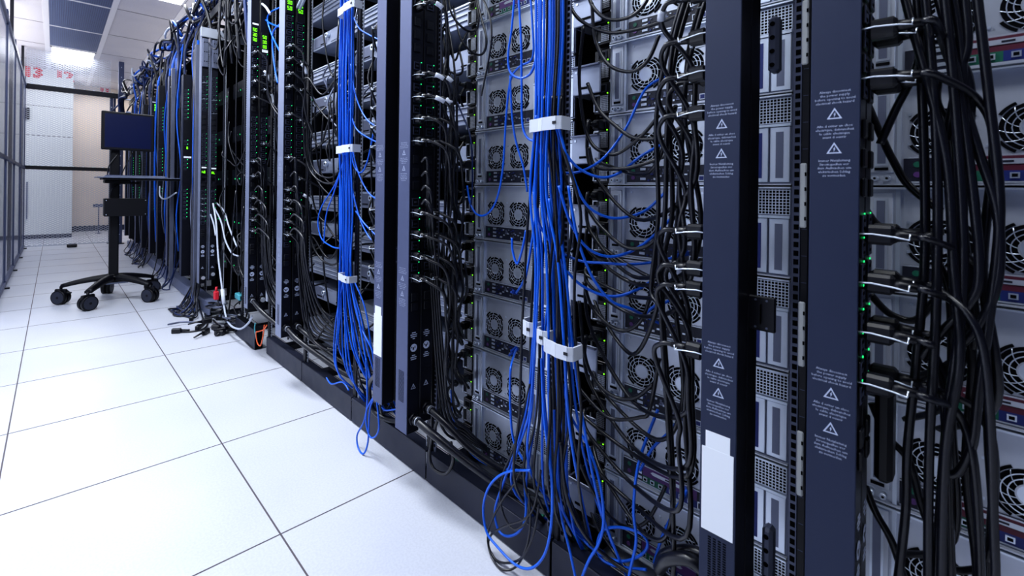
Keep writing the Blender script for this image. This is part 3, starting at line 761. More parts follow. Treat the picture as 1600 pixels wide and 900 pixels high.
# ================================================================== CABLE TIES / CLIPS (white)
def white_clip(y0, y1, X, z, label, h=.03, d=.03):
    """moulded strap: a bent band round the bundle with a notched tongue"""
    t = MB(); T = .004; ym = y0 + (y1 - y0) * .55
    def wall(P, Q):                                            # upright strip between two plan points
        dx, dy = Q[0] - P[0], Q[1] - P[1]; L = math.hypot(dx, dy); nx, ny = -dy / L * T / 2, dx / L * T / 2
        c = [(P[0] + nx, P[1] + ny), (Q[0] + nx, Q[1] + ny), (Q[0] - nx, Q[1] - ny), (P[0] - nx, P[1] - ny)]
        b0 = len(t.v); t.v += [(a, b_, z) for a, b_ in c] + [(a, b_, z + h) for a, b_ in c]
        for q in ((0, 1, 2, 3), (4, 5, 6, 7), (0, 1, 5, 4), (1, 2, 6, 5), (2, 3, 7, 6), (3, 0, 4, 7)): t.face([b0 + i for i in q], 'white_nylon')
    pts = [(X + d, y1), (X + .006, y1), (X, y1 - .008), (X - .003, ym + .01), (X - .009, ym - .006), (X - .009, y0 + .01), (X - .003, y0), (X + d, y0)]
    for a, b_ in zip(pts, pts[1:]): wall(a, b_)
    t.box(X - .0125, X - .011, y0 + .008, y0 + .018, z + h * .4, z + h * .62, 'black_steel')
    o = link('cable_clip', t); tag(o, label, 'cable clip', 'white cable clips'); return o
white_clip(.634, .732, .845, 1.098, 'white strap clip round the right blue bundle, upper one')
white_clip(.588, .672, .835, .594, 'wide white clip at mid height of the right blue bundle')
white_clip(.668, .705, .85, .605, 'small middle white clip beside the wide one on the right bundle', .032)
white_clip(.715, .76, .86, .61, 'small leftmost white clip of the three at mid height', .034)
white_clip(1.63, 1.783, .86, 1.66, 'topmost white strap on the left blue bundle', .03)
white_clip(1.63, 1.783, .86, 1.10, 'middle white strap on the left blue bundle', .03)
white_clip(1.645, 1.75, .86, .59, 'lowest white strap on the left blue bundle', .026)

# ================================================================== CABLES
def P(l, X):
    if isinstance(X, (int, float)): X = [X] * len(l)
    elif len(X) == 2 and len(l) != 2: X = [X[0] + (X[1] - X[0]) * i / (len(l) - 1) for i in range(len(l))]
    out = []
    for (a, b_), x in zip(l, X):
        p = at(a, b_, x)
        if p[2] < .007: k = (.007 - EYE) / (p[2] - EYE); p = (p[0] * k, p[1] * k, .007)
        out.append(p)
    return out
RB = .0033
rnd = random.uniform
# --- right blue bundle: down from above, through the clip, fanning out below
top = [838, 842, 846, 850, 854, 857, 861, 865, 868, 872, 876, 880, 844, 859, 870]
bot = [(835, 505, 828, 640, 800, 760), (845, 505, 838, 640, 822, 770), (848, 510, 852, 640, 872, 780), (857, 520, 858, 640, 868, 770), (862, 510, 866, 650, 874, 790), (866, 520, 872, 640, 880, 800), (880, 520, 888, 650, 905, 760),
       (888, 510, 900, 640, 925, 760), (893, 520, 908, 640, 940, 800), (871, 520, 872, 650, 868, 800), (884, 520, 885, 640, 890, 800), (852, 515, 848, 640, 850, 770), (838, 505, 832, 620, 830, 740), (868, 525, 878, 660, 895, 820), (875, 520, 880, 640, 884, 760)]
for i, x in enumerate(top):
    q = bot[i]; j = rnd(-2, 2)
    X = .852 + .02 * ((i * 5) % 3)
    m = 'blue_jacket' if i % 5 != 4 else 'black_rubber'
    l = [(x + j, -60), (x + j * .5, 60), (x - 4 + (855 - x) * .15, 185), (x + (855 - x) * -.1 - 6 + rnd(-3, 3), 300), ((x + q[0]) / 2, 400), (q[0], q[1]), (q[2], q[3]), (q[4], q[5])]
    XX = [X, X, X, X, X, X - .004, X + .01, X + .03]
    nm = 'blue network cable' if m == 'blue_jacket' else 'black network cable'
    pp = P(l, XX); e_ = pp[-1]; pp.append((1.0 + rnd(-.02, .05), e_[1] + rnd(-.06, .05), .05))
    cable(pp, RB, m, nm + ' running straight down the right bundle through both clip levels', nm + 's of the right bundle')
for i in range(7):                                              # dark ones among them below the first clip
    x0 = 838 + i * 6.5; X = .86 + .012 * (i % 3)
    l = [(x0, 150), (x0, 220), (x0 - 12 + 7 * i, 330), (820 + i * 13, 430), (815 + i * 14, 530), (812 + i * 16, 640), (800 + i * 17 + rnd(-8, 8), 760)]
    pp = P(l, X); pp.append((1.0, pp[-1][1] + rnd(-.05, .05), .05))
    cable(pp, RB * 1.1, 'black_rubber', 'thin black cable fanning out of the right bundle below its upper clip', 'thin black cables of the right bundle')
sw = [([(838, 180), (842, 232), (860, 262), (885, 270), (912, 266), (945, 245), (978, 200), (1008, 140), (1040, 120)], 'blue network cable in the uppermost deep swoop right of the bundle'),
      ([(866, 190), (880, 232), (903, 262), (938, 277), (968, 270), (1000, 245), (1035, 225)], 'blue network cable swooping just under the uppermost one'),
      ([(872, 196), (893, 270), (915, 318), (945, 338), (975, 340), (1010, 328), (1040, 300)], 'blue network cable swooping at the third level right of the bundle'),
      ([(873, 290), (890, 345), (915, 385), (945, 400), (975, 397), (1010, 378), (1050, 340)], 'blue network cable swooping at the fourth level right of the bundle'),
      ([(834, 300), (842, 348), (868, 387), (905, 407), (945, 411), (985, 413), (1030, 408), (1072, 396)], 'blue network cable crossing nearly flat to a port beside fan'),
      ([(858, 310), (870, 390), (893, 432), (925, 455), (958, 463), (990, 455), (1020, 438), (1050, 415)], 'blue network cable in the wide lowest swoop'),
      ([(888, 290), (902, 370), (925, 432), (955, 470), (985, 482), (1010, 495), (1040, 510)], 'blue network cable slanting down to the right across the gap')]
for i, (l, lab) in enumerate(sw):
    n = len(l); XX = [.852 + (1.05 - .852) * (k / (n - 1)) ** 1.3 for k in range(n)]
    cable(P(l, XX), RB * 1.05, 'blue_jacket', lab, ends=[(at(*l[-1], 1.052), (-1, .3, -.1), 'network')] if i in (4,) else ())
lo = [([(806, -40), (800, 40), (794, 85), (797, 112), (812, 122), (828, 116), (836, 98), (840, 70)], 'blue cable loop hanging left of the right bundle near top', 'blue_jacket'),
      ([(808, -40), (814, 60), (815, 130), (816, 190), (824, 215), (842, 222)], 'blue cable dropping beside the second row of fans', 'blue_jacket'),
      ([(826, -40), (832, 40), (832, 90), (812, 104), (798, 125), (791, 180), (786, 260), (776, 312), (760, 335), (744, 334), (734, 315), (730, 290)], 'long blue cable looping left over the fan grilles to the power supplies', 'blue_jacket'),
      ([(797, 118), (800, 180), (806, 220), (818, 262), (824, 300)], 'blue cable hanging across the third fan row', 'blue_jacket'),
      ([(800, 372), (801, 392), (808, 412), (816, 390), (822, 360)], 'short blue cable loop over a fan left of the bundle', 'blue_jacket'),
      ([(807, 545), (799, 570), (797, 600), (798, 650), (803, 690), (818, 720)], 'blue cable rising from a port at the sixth server', 'blue_jacket'),
      ([(838, 330), (826, 410), (818, 440), (806, 458)], 'blue cable plugged at the fifth server left of the bundle', 'blue_jacket'),
      ([(833, 520), (826, 620), (810, 690), (790, 745), (777, 782), (773, 805), (780, 830), (795, 838), (813, 828), (822, 800), (818, 740)], 'blue cable hanging in a lower loop over the kick plate', 'blue_jacket'),
      ([(829, 735), (800, 736), (778, 745), (762, 765), (755, 795), (760, 830), (775, 852), (805, 882), (830, 888), (850, 868), (860, 830), (863, 780), (860, 730), (850, 650), (846, 560)], 'longest blue cable loop reaching the white floor', 'blue_jacket'),
      ([(705, 610), (708, 655), (722, 690), (745, 716), (775, 731), (810, 735)], 'blue cable running low from the middle strips to the right', 'blue_jacket'),
      ([(866, 640), (868, 720), (876, 800), (890, 860), (905, 930)], 'blue cable running off the bottom edge under the bundle', 'blue_jacket'),
      ([(880, 600), (892, 650), (920, 700), (938, 760), (943, 815), (935, 850), (918, 880), (900, 930)], 'blue cable bowing right before the bottom edge', 'blue_jacket'),
      ([(884, 817), (905, 838), (932, 862), (968, 877), (1000, 868), (1012, 850), (1000, 833), (968, 824), (944, 828), (934, 845), (937, 870), (960, 884), (1010, 890)], 'blue cable coiled on the rack base at bottom', 'blue_jacket'),
      ([(1028, 640), (1005, 700), (994, 745), (990, 800), (994, 845), (985, 890), (975, 940)], 'blue cable hanging straight past the lowest fan server', 'blue_jacket')]
for l, lab, m in lo:
    XX = [.86 if 'floor' in lab else .90] * len(l)
    if 'port' in lab or 'plugged' in lab: XX[0 if 'rising' in lab else -1] = 1.05
    if 'straight past' in lab: XX = [.99, .97, .95, .94, .94, .94, .94]
    if 'over the fan' in lab or 'fan row' in lab: XX = [.98] * len(l)
    if 'kick' in lab: XX = [.87, .87, .87, .885, .885, .885, .885, .885, .885, .885, .9]
    if 'low from' in lab: XX = [.97, .99, 1.0, 1.0, 1.0, .96]
    if 'base' in lab: XX = [.96] * len(l)
    e = []
    if 'rising' in lab: e = [(at(807, 545, 1.052), (-1, .1, -.5), 'network')]
    if 'plugged' in lab: e = [(at(806, 458, 1.052), (-1, -.3, .3), 'network')]
    cable(P(l, XX), RB, m, lab, ends=e)
for l, lab in (([(1077, 637), (1062, 655), (1045, 676), (1020, 700), (1000, 735)], 'blue cable with moulded plug at the second lowest fan server'), ([(1074, 765), (1055, 798), (1036, 835), (1022, 880)], 'blue cable with moulded plug at the lowest fan server'),
               ([(1065, 452), (1045, 470), (1020, 480), (1000, 500)], 'blue cable plugged in beside the fourth fan row')):
    cable(P(l, [1.05, 1.03, 1.01, 1.0, .99][:len(l)]), RB, 'blue_jacket', lab, ends=[(at(*l[0], 1.06), Vector(at(*l[1], 1.03)) - Vector(at(*l[0], 1.06)), 'network')])
for l, lab, X in (([(796, 803), (820, 801), (850, 806)], 'short green cable showing behind the kick plate', .97), ([(890, 828), (915, 860), (945, 905)], 'green cable slanting down at the bottom edge', .96), ([(692, 690), (715, 722), (726, 748)], 'green cable behind the kick plate below the middle strips', .97),
                  ([(486, 566), (496, 580), (502, 592)], 'green cable low in the rack left of the left bundle', .97)):
    cable(P(l, X), .003, 'green_jacket', lab)
# --- black loops below the right bundle
bl = [([(842, 560), (836, 660), (812, 740), (786, 780), (770, 810), (762, 840), (768, 870), (785, 890), (808, 884), (824, 850), (829, 810), (826, 770)], 'black cable loop dropping over the kick plate to the floor'),
      ([(828, 600), (806, 690), (785, 745), (783, 790), (800, 826), (822, 815), (827, 780)], 'black cable loop beside the floor loop'),
      ([(845, 735), (835, 790), (818, 812), (790, 822), (768, 835), (764, 855), (780, 878), (812, 874), (832, 840), (842, 790)], 'thin black cable loop crossing the blue ones at the kick plate'),
      ([(752, 150), (768, 0 + 60), (760, 10), (740, -20)], 'black cord at the top of the left fan column')]
for l, lab in bl: cable(P(l, .868), .0028, 'black_rubber', lab)
cable(P([(880, 560), (890, 640), (905, 720), (940, 790), (975, 822), (1010, 815), (1040, 760)], [.88, .89, .9, .93, .98, 1.0, 1.0]), .004, 'black_rubber', 'black cord sweeping under the right bundle to the lowest servers')
cable(P([(876, 690), (884, 770), (910, 830), (950, 872), (1000, 905)], [.87, .88, .9, .93, .95]), .0045, 'black_rubber', 'black cord curving from the right bundle to the bottom edge')

def cord(p0, s, strand, target, r=.0042, label='', group=None, m='black_rubber', sag=.09, X1=None, sleeve=False, tdir=(-1, 0, 0)):
    """power cord: out of an outlet, over into the hanging strand, down, then up in a bow to its device"""
    p0 = Vector(p0); st = Vector(strand); tg = Vector(target)
    a = p0 + Vector((0, s * .055, 0))
    low = min(st.z, tg.z) - sag
    mid = (st + tg) / 2; mid.z = low
    pts = [a, a + Vector((-.002, s * .022, -.003)), Vector(((a.x + st.x) / 2, a.y + s * .04 + (st.y - a.y) * .4, a.z - .035)), Vector((st.x + rnd(-.006, .006), st.y, a.z - .11 - rnd(0, .03))), Vector((st.x + rnd(-.01, .01), st.y + rnd(-.008, .008), (a.z + low) / 2)),
           Vector((st.x + rnd(-.006, .006), st.y + rnd(-.005, .005), low + .07)), Vector((mid.x, mid.y - s * 0, low)), Vector((tg.x - .075, tg.y - .02 * s, (low + tg.z) / 2 + .0)), Vector((tg.x - .062, tg.y, tg.z)), Vector((tg.x - .05, tg.y, tg.z))]
    if a.z - .1 < low + .12: pts.pop(4)
    e = [(tuple(p0 + Vector((0, s * .004, 0))), (0, s, 0), 'power'), (tuple(tg + Vector((-.001, 0, 0))), (-1, 0, 0), 'power')]
    o = cable(pts, r, m, label, group, 'power_cable', ends=e)
    if sleeve:
        b = MB(); q = spline(pts, 7)[9:13]; b.tube(q, r * 1.6, 'white_nylon', 8); link('white_sleeve', b, o)
    return o
# strip A (outlets facing away) -> power supplies of the column in front of it
za = list(PA) * 2
for i, z in enumerate(PA):
    for j in ((0, 1) if i in (2, 5) else (0,)):
        k = max(0, min(7, int((z - .25 - Z0) / U4) - (i % 2)))
        tgt = (1.07, bnd(0) + .06 + .42, Z0 + U4 * k + (.068 if j else .155))
        cord((.808 + .048 * j + .013, .312, z), 1, (.85 + .02 * j + rnd(-.01, .02), .352 + rnd(0, .028), z - .35), tgt, .0046, 'black power cord from the white-labelled strip drooping to the fan servers', 'black cords drooping to the right-hand fan column', sag=rnd(.02, .10), sleeve=(i == 0))
# more cords coming from above in the same strand
for i in range(6):
    x = 1046 + rnd(-14, 26); k = i % 7
    zt = Z0 + U4 * k + .068
    p = P([(x + 60, -80), (x + 15, 60), (x + rnd(-8, 8), 180), (x + rnd(-10, 10), 330), (x - 12 + rnd(-8, 8), 450)], .87 + .015 * (i % 4))
    low = max(.12, zt - rnd(.03, .09))
    st = p[-1]
    if low > st[2] - .1: p = p[:3]; 
    p.append((.9, st[1] - .02, low + .12)); p.append((.94, st[1] + .05, low)); p.append((1.0, bnd(0) + .42, (low + zt) / 2)); p.append((1.045, bnd(0) + .48, zt))
    cable(p, .0045, 'black_rubber', 'black cord from above hanging in the thick strand left of the white-labelled strip', 'black cords in the strand before the right-hand fan column', 'power_cable')
# long near-horizontal bows over the same column
for l, lab in (([(915, -30), (925, 8), (950, 30), (985, 26), (1010, 2), (1016, -30)], 'black cord bowing at the very top of the right-hand fan column'),
               ([(885, 0), (905, 30), (945, 50), (985, 48), (1030, 35), (1080, 15)], 'black cord crossing the top fan row'),
               ([(925, 5), (930, 60), (950, 100), (985, 112), (1012, 95), (1030, 55)], 'black cord bowing beneath the top fan row'),
               ([(912, 40), (905, 120), (912, 190), (925, 225), (945, 238), (965, 240), (1000, 215), (1030, 180)], 'shiny black cord in a long bow through the second fan row'),
               ([(918, 130), (935, 170), (960, 195), (990, 215), (1030, 215), (1080, 190)], 'black cord slanting over the third fan row'),
               ([(920, 230), (930, 260), (965, 264), (1000, 258), (1050, 240)], 'black cord running flat beneath the third fan row'),
               ([(915, 320), (935, 350), (975, 385), (1010, 385), (1035, 360)], 'black cord bowing over the fourth fan row'),
               ([(912, 440), (925, 480), (955, 510), (980, 516), (1005, 495), (1020, 440), (1028, 380)], 'thick black cord bow crossing the fifth fan row'),
               ([(900, 600), (935, 640), (960, 655), (1000, 652), (1015, 640), (1030, 560)], 'shiny black cord bow at the sixth fan row'),
               ([(905, 470), (915, 560), (935, 600), (965, 622), (995, 620), (1020, 600)], 'black cord bow ending beside the sixth fan row')):
    cable(P(l, .965), .0044, 'black_rubber', lab, name='power_cable')
# outlets' clipped cords of the column at the right edge
for i, z in enumerate(PB):
    for j in (0, 1):
        k = max(0, min(6, int((z - .3 - Z0) / U4)))
        p0 = Vector((.821 + .048 * j, .113, z)); yy = .02 + rnd(-.03, .022); xx = .86 + rnd(-.02, .05)
        pts = [p0 + Vector((0, -.056, 0)), p0 + Vector((0, -.068, -.003)), Vector((xx, yy + .015, z - .03)), Vector((xx, yy, z - .09)), Vector((xx + .01, yy + rnd(-.01, .01), z - .25)), Vector((xx + .02, yy - .005, z - .42)), Vector((.98, yy + .05, max(.12, z - .5)))]
        cable(pts, .0048, 'black_rubber', 'black power cord from the nearest navy strip hanging over the right-edge fan servers', 'cords of the nearest strip', 'power_cable', ends=[(tuple(p0 + Vector((0, -.004, 0))), (0, -1, 0), 'power')])
for l, lab, X in (([(1400, -60), (1425, 40), (1450, 130), (1480, 260), (1490, 420), (1500, 560), (1478, 700), (1470, 930)], 'thick black cord down the middle of the right-edge strand', .86),
               ([(1450, -60), (1478, 40), (1500, 150), (1520, 300), (1530, 430), (1510, 480), (1470, 520), (1440, 560)], 'black cord bowing left at mid height near the right edge', .87),
               ([(1480, -60), (1500, 60), (1508, 160), (1530, 240), (1558, 330), (1560, 430), (1535, 500), (1500, 540)], 'outermost black cord in a wide bow at the right edge', .88),
               ([(1500, -60), (1512, 60), (1500, 110), (1490, 160), (1478, 220)], 'black cord rising off the top edge at right', .88),
               ([(1350, 150), (1378, 215), (1395, 250), (1420, 290), (1470, 330)], 'thin black cord slanting from the nearest strip at right', .93),
               ([(1348, 320), (1370, 350), (1400, 362), (1440, 362), (1475, 362)], 'thin black cord bowing right of the green lights', .93),
               ([(1450, -60), (1440, 60), (1430, 110), (1400, 170), (1375, 225)], 'black cord crossing back towards the nearest strip', .88),
               ([(1360, 460), (1390, 490), (1430, 500), (1460, 470)], 'black cord bow below the third clip at right', .94),
               ([(1362, 630), (1385, 680), (1420, 720), (1440, 790), (1465, 860), (1480, 930)], 'black cord slanting to the bottom edge at right', .93),
               ([(1352, 760), (1368, 800), (1395, 850), (1420, 930)], 'lower black cord slanting to the bottom edge at right', .93),
               ([(1520, -60), (1545, 150), (1562, 330), (1545, 500), (1530, 600), (1520, 690), (1500, 735), (1478, 742)], 'black cord with low hook over the fan at right', .88),
               ([(1430, -60), (1442, 180), (1445, 400), (1432, 560), (1418, 700), (1415, 800), (1400, 930)], 'left-hand straight black cord of the right-edge strand', .87),
               ([(1440, -60), (1458, 130), (1465, 300), (1462, 500), (1452, 700), (1450, 930)], 'straight black cord in the centre of the right-edge strand', .86),
               ([(1470, -60), (1492, 160), (1505, 380), (1500, 500), (1482, 640), (1470, 780), (1462, 930)], 'right-hand straight black cord of the right-edge strand', .865)):
    cable(P(l, X), .005, 'black_rubber', lab, name='power_cable', n=8)
t = thing('cord_connector', 'black moulded cord connector hanging vertically beside the nearest strip', 'connector', (.9, .105, .62))
b = MB(); b.box(-.02, .02, -.02, .0, -.07, .06, 'black_plastic', .006); link('connector_body', b, t)
b = MB(); b.tube([(0, -.01, .06), (0, -.01, .075)], .011, 'black_plastic', 10); link('strain_relief', b, t)

# --- middle strips -> left fan column power supplies
for i, z in enumerate(PP):
    for j in (0, 1):
        if i == 0 and j == 1: continue
        k = max(0, min(8, int((z - .2 - Z0) / U4) - (i % 2)))
        tgt = (1.07, bnd(1) + .06 + .42, Z0 + U4 * k + (.068 if j else .155))
        cord((.808 + .048 * j + .013, 1.162, z), -1, (.89 + .03 * j + rnd(-.02, .03), 1.10 + rnd(-.03, .02), z - .3), tgt, .0044, 'black power cord from the middle strips drooping to the left fan column', 'cords from the middle strips', sag=rnd(.03, .14), sleeve=(i in (0, 1, 2)))
for i in range(8):
    x = 695 + rnd(-10, 25); k = i % 8; zt = Z0 + U4 * k + .155
    X = .95 + .012 * (i % 5)
    p = P([(x - rnd(10, 45), -90), (x + rnd(-12, 8), 60), (x + rnd(-8, 8), 200), (x + rnd(-10, 10), 330), (x + rnd(-8, 8), 440)], X)
    low = max(.12, zt - rnd(.05, .12)); st = p[-1]
    if low > st[2] - .1: p = p[:3]
    p.append((X, st[1] - .0, low + .10)); p.append((1.0, st[1] - .03, low)); p.append((1.02, 1.19, (low + zt) / 2)); p.append((1.05, 1.19, zt))
    cable(p, .004, 'black_rubber', 'black cord from above hanging between the middle strips and left fan column', 'cords from above at the left fan column', 'power_cable')
for l, lab in (([(700, -20), (705, 20), (725, 45), (742, 48), (748, 30), (742, -10)], 'grey cord bow at the very top of the left fan column'), ([(708, 10), (720, 60), (740, 83), (755, 83), (760, 60), (750, 20), (742, -20)], 'grey cord bow beneath the top one at the left fan column'),
               ([(700, 30), (690, 50), (686, 80), (695, 105), (715, 117), (723, 108), (718, 80)], 'grey cord loop near the white sleeved plugs'),
               ([(716, 120), (715, 150), (712, 210), (704, 260), (703, 300), (716, 318), (728, 310)], 'grey cord in a narrow bow mid height right of the middle strips'),
               ([(698, 400), (706, 440), (722, 470), (730, 450), (726, 410)], 'grey cord bow below mid height right of the middle strips')):
    cable(P(l, .98), .0036, 'black_rubber', lab, name='power_cable')
cable(P([(700, 100), (715, 160), (735, 215), (738, 290), (735, 330)], .98), .003, 'blue_dark', 'dark blue cable passing right of the middle strips')
# P1 cords (outlets facing away) at its left side
for i, z in enumerate(PP):
    p0 = Vector((.822, 1.362, z)); yy = 1.42 + rnd(0, .04)
    pts = [p0 + Vector((0, .056, 0)), p0 + Vector((0, .07, -.002)), Vector((.86, yy + .03, z - .04)), Vector((.88, yy, z - .12)), Vector((.88 + rnd(-.02, .03), yy + rnd(-.02, .02), z - .3)), Vector((.9, yy + .02, max(.13, z - .55))), Vector((1.03, yy + .1, max(.16, z - .62)))]
    cable(pts, .0046, 'black_rubber', 'black cord hanging left of the white-labelled grey strip', 'cords left of the white-labelled grey strip', 'power_cable', ends=[(tuple(p0 + Vector((0, .004, 0))), (0, 1, 0), 'power')])
# thick main feeds from glands
def feed(p, Q, lab, r=.0115): cable([p] + Q, r, 'black_rubber', lab, name='power_feed_cable', n=10)
feed((.823, 1.134, .26), [(.84, 1.06, .235), (.90, .98, .17), (.97, .88, .11), (1.05, .74, .09), (1.2, .5, .08)], 'thick black feed cable from the front middle strip to the right', .012)
feed((.871, 1.134, .28), [(.89, 1.08, .25), (.94, 1.0, .18), (1.02, .88, .12), (1.1, .74, .1)], 'thick black feed cable from the rear middle strip', .011)
feed((.823, 2.177, .295), [(.84, 2.09, .26), (.90, 1.98, .2), (.97, 1.86, .14), (1.06, 1.72, .11), (1.2, 1.5, .1)], 'thick black feed cable low left of the left bundle, front', .012)
feed((.873, 2.177, .295), [(.89, 2.1, .27), (.95, 1.99, .2), (1.02, 1.87, .15), (1.12, 1.74, .12)], 'thick black feed cable low left of the left bundle, rear', .011)
feed((.823, 2.685, .33), [(.84, 2.6, .29), (.90, 2.5, .22), (.97, 2.38, .15), (1.1, 2.2, .12)], 'thick black feed cable from the fourth strip pair', .012)
feed(at(1030, 888, .92), [at(1040, 876, .9), at(1062, 872, .89), at(1085, 878, .89), at(1105, 900, .9)], 'thick black feed cable at the bottom edge before the lowest server', .012)
feed(at(1045, 910, .94), [at(1030, 890, .93), at(1040, 865, .92), at(1080, 860, .91), at(1110, 875, .91)], 'second thick black feed cable arching at the bottom edge', .010)
feed(at(600, 582, .86), [at(583, 590, .88), at(576, 610, .89), at(583, 640, .90), at(605, 655, .92), at(640, 660, .95)], 'thick grey-black cable bending round under the white-labelled grey strip', .010)
cable(P([(688, 640), (672, 700), (676, 730), (696, 740), (708, 720), (704, 690)], .90), .0055, 'black_rubber', 'black cable loop hanging over the kick plate under the middle strips')

# --- left blue bundle
for i in range(16):
    x = 533 + i * 1.35 + rnd(-.8, .8); X = .885 + .012 * (i % 4)
    e = 527 + i * 4.2; m = 'blue_jacket' if i % 4 != 3 else 'black_rubber'
    l = [(x + rnd(-2, 3), -60), (x, 30), (x + rnd(-2, 2) - 1, 130), (x - 2, 232), (x - 2 + rnd(-4, 4), 330), (x - 2, 434), (528 + i * 2.6 + rnd(-2, 2), 500), (e + rnd(-5, 5), 590 + rnd(-40, 10))]
    pp = P(l, X); pp.append((1.0 + rnd(-.02, .05), pp[-1][1] + rnd(-.06, .05), .05))
    cable(pp, .0035, m, ('blue' if m == 'blue_jacket' else 'black') + ' cable running down inside the left bundle through its straps', ('blue' if m == 'blue_jacket' else 'black') + ' cables of the left bundle')
l2 = [([(553, 28), (562, 45), (578, 55), (592, 62)], 'blue cable leaving the left bundle just below its top strap'), ([(548, 100), (556, 150), (572, 185), (592, 200), (600, 205)], 'light blue cable leaving the left bundle to the right'),
      ([(547, 170), (556, 200), (575, 215), (596, 225)], 'blue cable leaving the left bundle above the middle strap'), ([(549, 232), (552, 255), (560, 269), (568, 266), (576, 245), (584, 205)], 'blue cable hooking up right of the middle strap'),
      ([(551, 235), (560, 270), (575, 300), (590, 312)], 'blue cable slanting right below the middle strap'), ([(548, 240), (550, 290), (562, 340), (578, 372), (592, 378)], 'blue cable in a long slant right of the left bundle'),
      ([(556, 330), (570, 350), (590, 370)], 'short blue cable right of the left bundle'), ([(540, 240), (525, 285), (504, 320), (497, 345), (502, 372), (518, 385), (530, 388)], 'blue cable bowing left of the left bundle'),
      ([(538, 250), (522, 300), (510, 335), (506, 380)], 'thin blue cable hanging left of the left bundle'),
      ([(551, 434), (570, 480), (580, 540), (588, 590)], 'blue cable spreading right below the lowest strap'), ([(538, 434), (525, 500), (522, 560), (532, 590)], 'blue cable spreading left below the lowest strap'),
      ([(590, 612), (575, 635), (568, 660), (558, 680), (560, 700), (568, 709), (575, 690), (578, 640), (588, 615)], 'blue cable loop hanging out over the floor under the left bundle'),
      ([(572, 560), (574, 620), (572, 660), (580, 684), (592, 670), (588, 620)], 'second blue cable loop over the kick plate under the left bundle'),
      ([(585, 620), (600, 640), (622, 640), (655, 650)], 'blue cable running low behind the grey strips'), ([(510, 590), (518, 600), (535, 597), (545, 610)], 'blue cable lying low left of the left bundle')]
for l, lab in l2: cable(P(l, .845 if 'loop' in lab else .90), .0032, 'blue_jacket', lab)
# black cords round the left bundle
def strip_cords(zs, X, y, col, n_extra, xr, lab, lab2, r=.004, yk=None):
    for i, z in enumerate(zs):
        p0 = Vector((X + .021, y, z)); yy = y - .07 + rnd(-.03, .02); low = max(.2, z - rnd(.2, .6)); ty = y - rnd(.2, .45); xx = X + .05 + rnd(0, .06)
        pts = [p0 + Vector((0, -.055, 0)), p0 + Vector((0, -.068, -.003)), Vector((xx, yy, z - .05)), Vector((xx, yy, z - .15)), Vector((xx + .02, yy - .02, low + .08)), Vector((xx + .05, (yy + ty) / 2, low)), Vector((xx + .08, ty, low + rnd(.04, .14))), Vector((1.08, ty - .02, low + rnd(.1, .2)))]
        o = cable(pts, r, 'black_rubber', lab, lab2, 'power_cable', ends=[(tuple(p0 + Vector((0, -.004, 0))), (0, -1, 0), 'power')])
        if i % 5 == 1:
            b = MB(); b.tube(spline(pts, 7)[11:17], r * 1.6, 'white_nylon', 8); link('white_sleeve', b, o)
strip_cords((1.62, 1.56, 1.49, 1.43, 1.3, 1.1, .95, .9, .86, .8, .74), .80, 2.205, 0, 0, 0, 'black cord drooping from the third strip pair to the units at right', 'cords of the third strip pair', .0045)
strip_cords((1.55, 1.42, 1.28, 1.0), .852, 2.205, 0, 0, 0, 'black cord from the rear strip of the third pair', 'cords of the third pair rear strip', .0045)
strip_cords((1.70, 1.62, 1.54, 1.45, 1.1, 1.02, .9, .84, .78, .72), .80, 2.713, 0, 0, 0, 'black cord drooping from the fourth strip pair', 'cords of the fourth strip pair', .0045)
strip_cords((1.58, 1.5, 1.2), .852, 2.713, 0, 0, 0, 'black cord from the rear strip of the fourth pair', 'cords of the fourth pair rear strip', .0045)
for g, (x0, xa, xb, ys, lab, grp) in enumerate(((463, 484, 560, 545, 'black cord running down from the third strip pair and sweeping low right', 'sweeping cords of the third strip pair'), (407, 424, 470, 500, 'black cord running down from the fourth strip pair and sweeping low right', 'sweeping cords of the fourth strip pair'),
        (668, 690, 760, 700, 'black cord running down from the middle strips and sweeping low right', 'sweeping cords of the middle strips'))):
    for i in range(6 if g < 2 else 4):
        o_ = i * 3.6; q = (.55, .5, 1)[g]
        l = [(x0 + o_ * .7 + rnd(-2, 2), 250 + 22 * i), (x0 + o_ * .8 + rnd(-2, 2), 340 + 12 * i), (x0 + 4 + o_, 420 + 4 * i), (xa + o_, ys - 55 * q - 6 * i), ((xa + xb) / 2 + o_ * .6, ys - 18 * q - 3 * i), (xb, ys + 4 - 2 * i)]
        l = [(x0 - 9, l[0][1] + 3), (x0 - 2, l[0][1] - 3)] + l
        l[2] = (l[2][0], l[2][1] + 14)
        cable(P(l, [.822, .822, .83, .85, .87, .90, .95, 1.0]), .0052 if g < 2 else .0045, 'black_rubber', lab, grp, 'power_cable')
def hang(n, y0, y1, X0, X1, zt, zb, m, lab, grp, r=.004, loop=.0, seed=0):
    """cables hanging in bows between random points of one rack opening"""
    for i in range(n):
        ya = rnd(y0, y1); yb = rnd(y0, y1); X = rnd(X0, X1); za = rnd(*zt); zb_ = rnd(*zb); lowz = max(.08, min(za, zb_) - rnd(.03, .25))
        pts = [(X, ya, za), (X - .01, ya + rnd(-.03, .03), za - (za - lowz) * .35), (X, ya + (yb - ya) * .2 + rnd(-.02, .02), za - (za - lowz) * .75), (X + .01, (ya + yb) / 2, lowz), (X, yb, lowz + (zb_ - lowz) * .5), (X + .04, yb + rnd(-.02, .02), zb_)]
        cable(pts, r, m, lab, grp, 'hanging_cable', seg=6)
hang(10, 1.82, 2.13, .92, 1.02, (1.2, 2.1), (.3, 1.6), 'black_rubber', 'black cord hanging in bows in the rack left of the left bundle', 'hanging cords left of the left bundle')
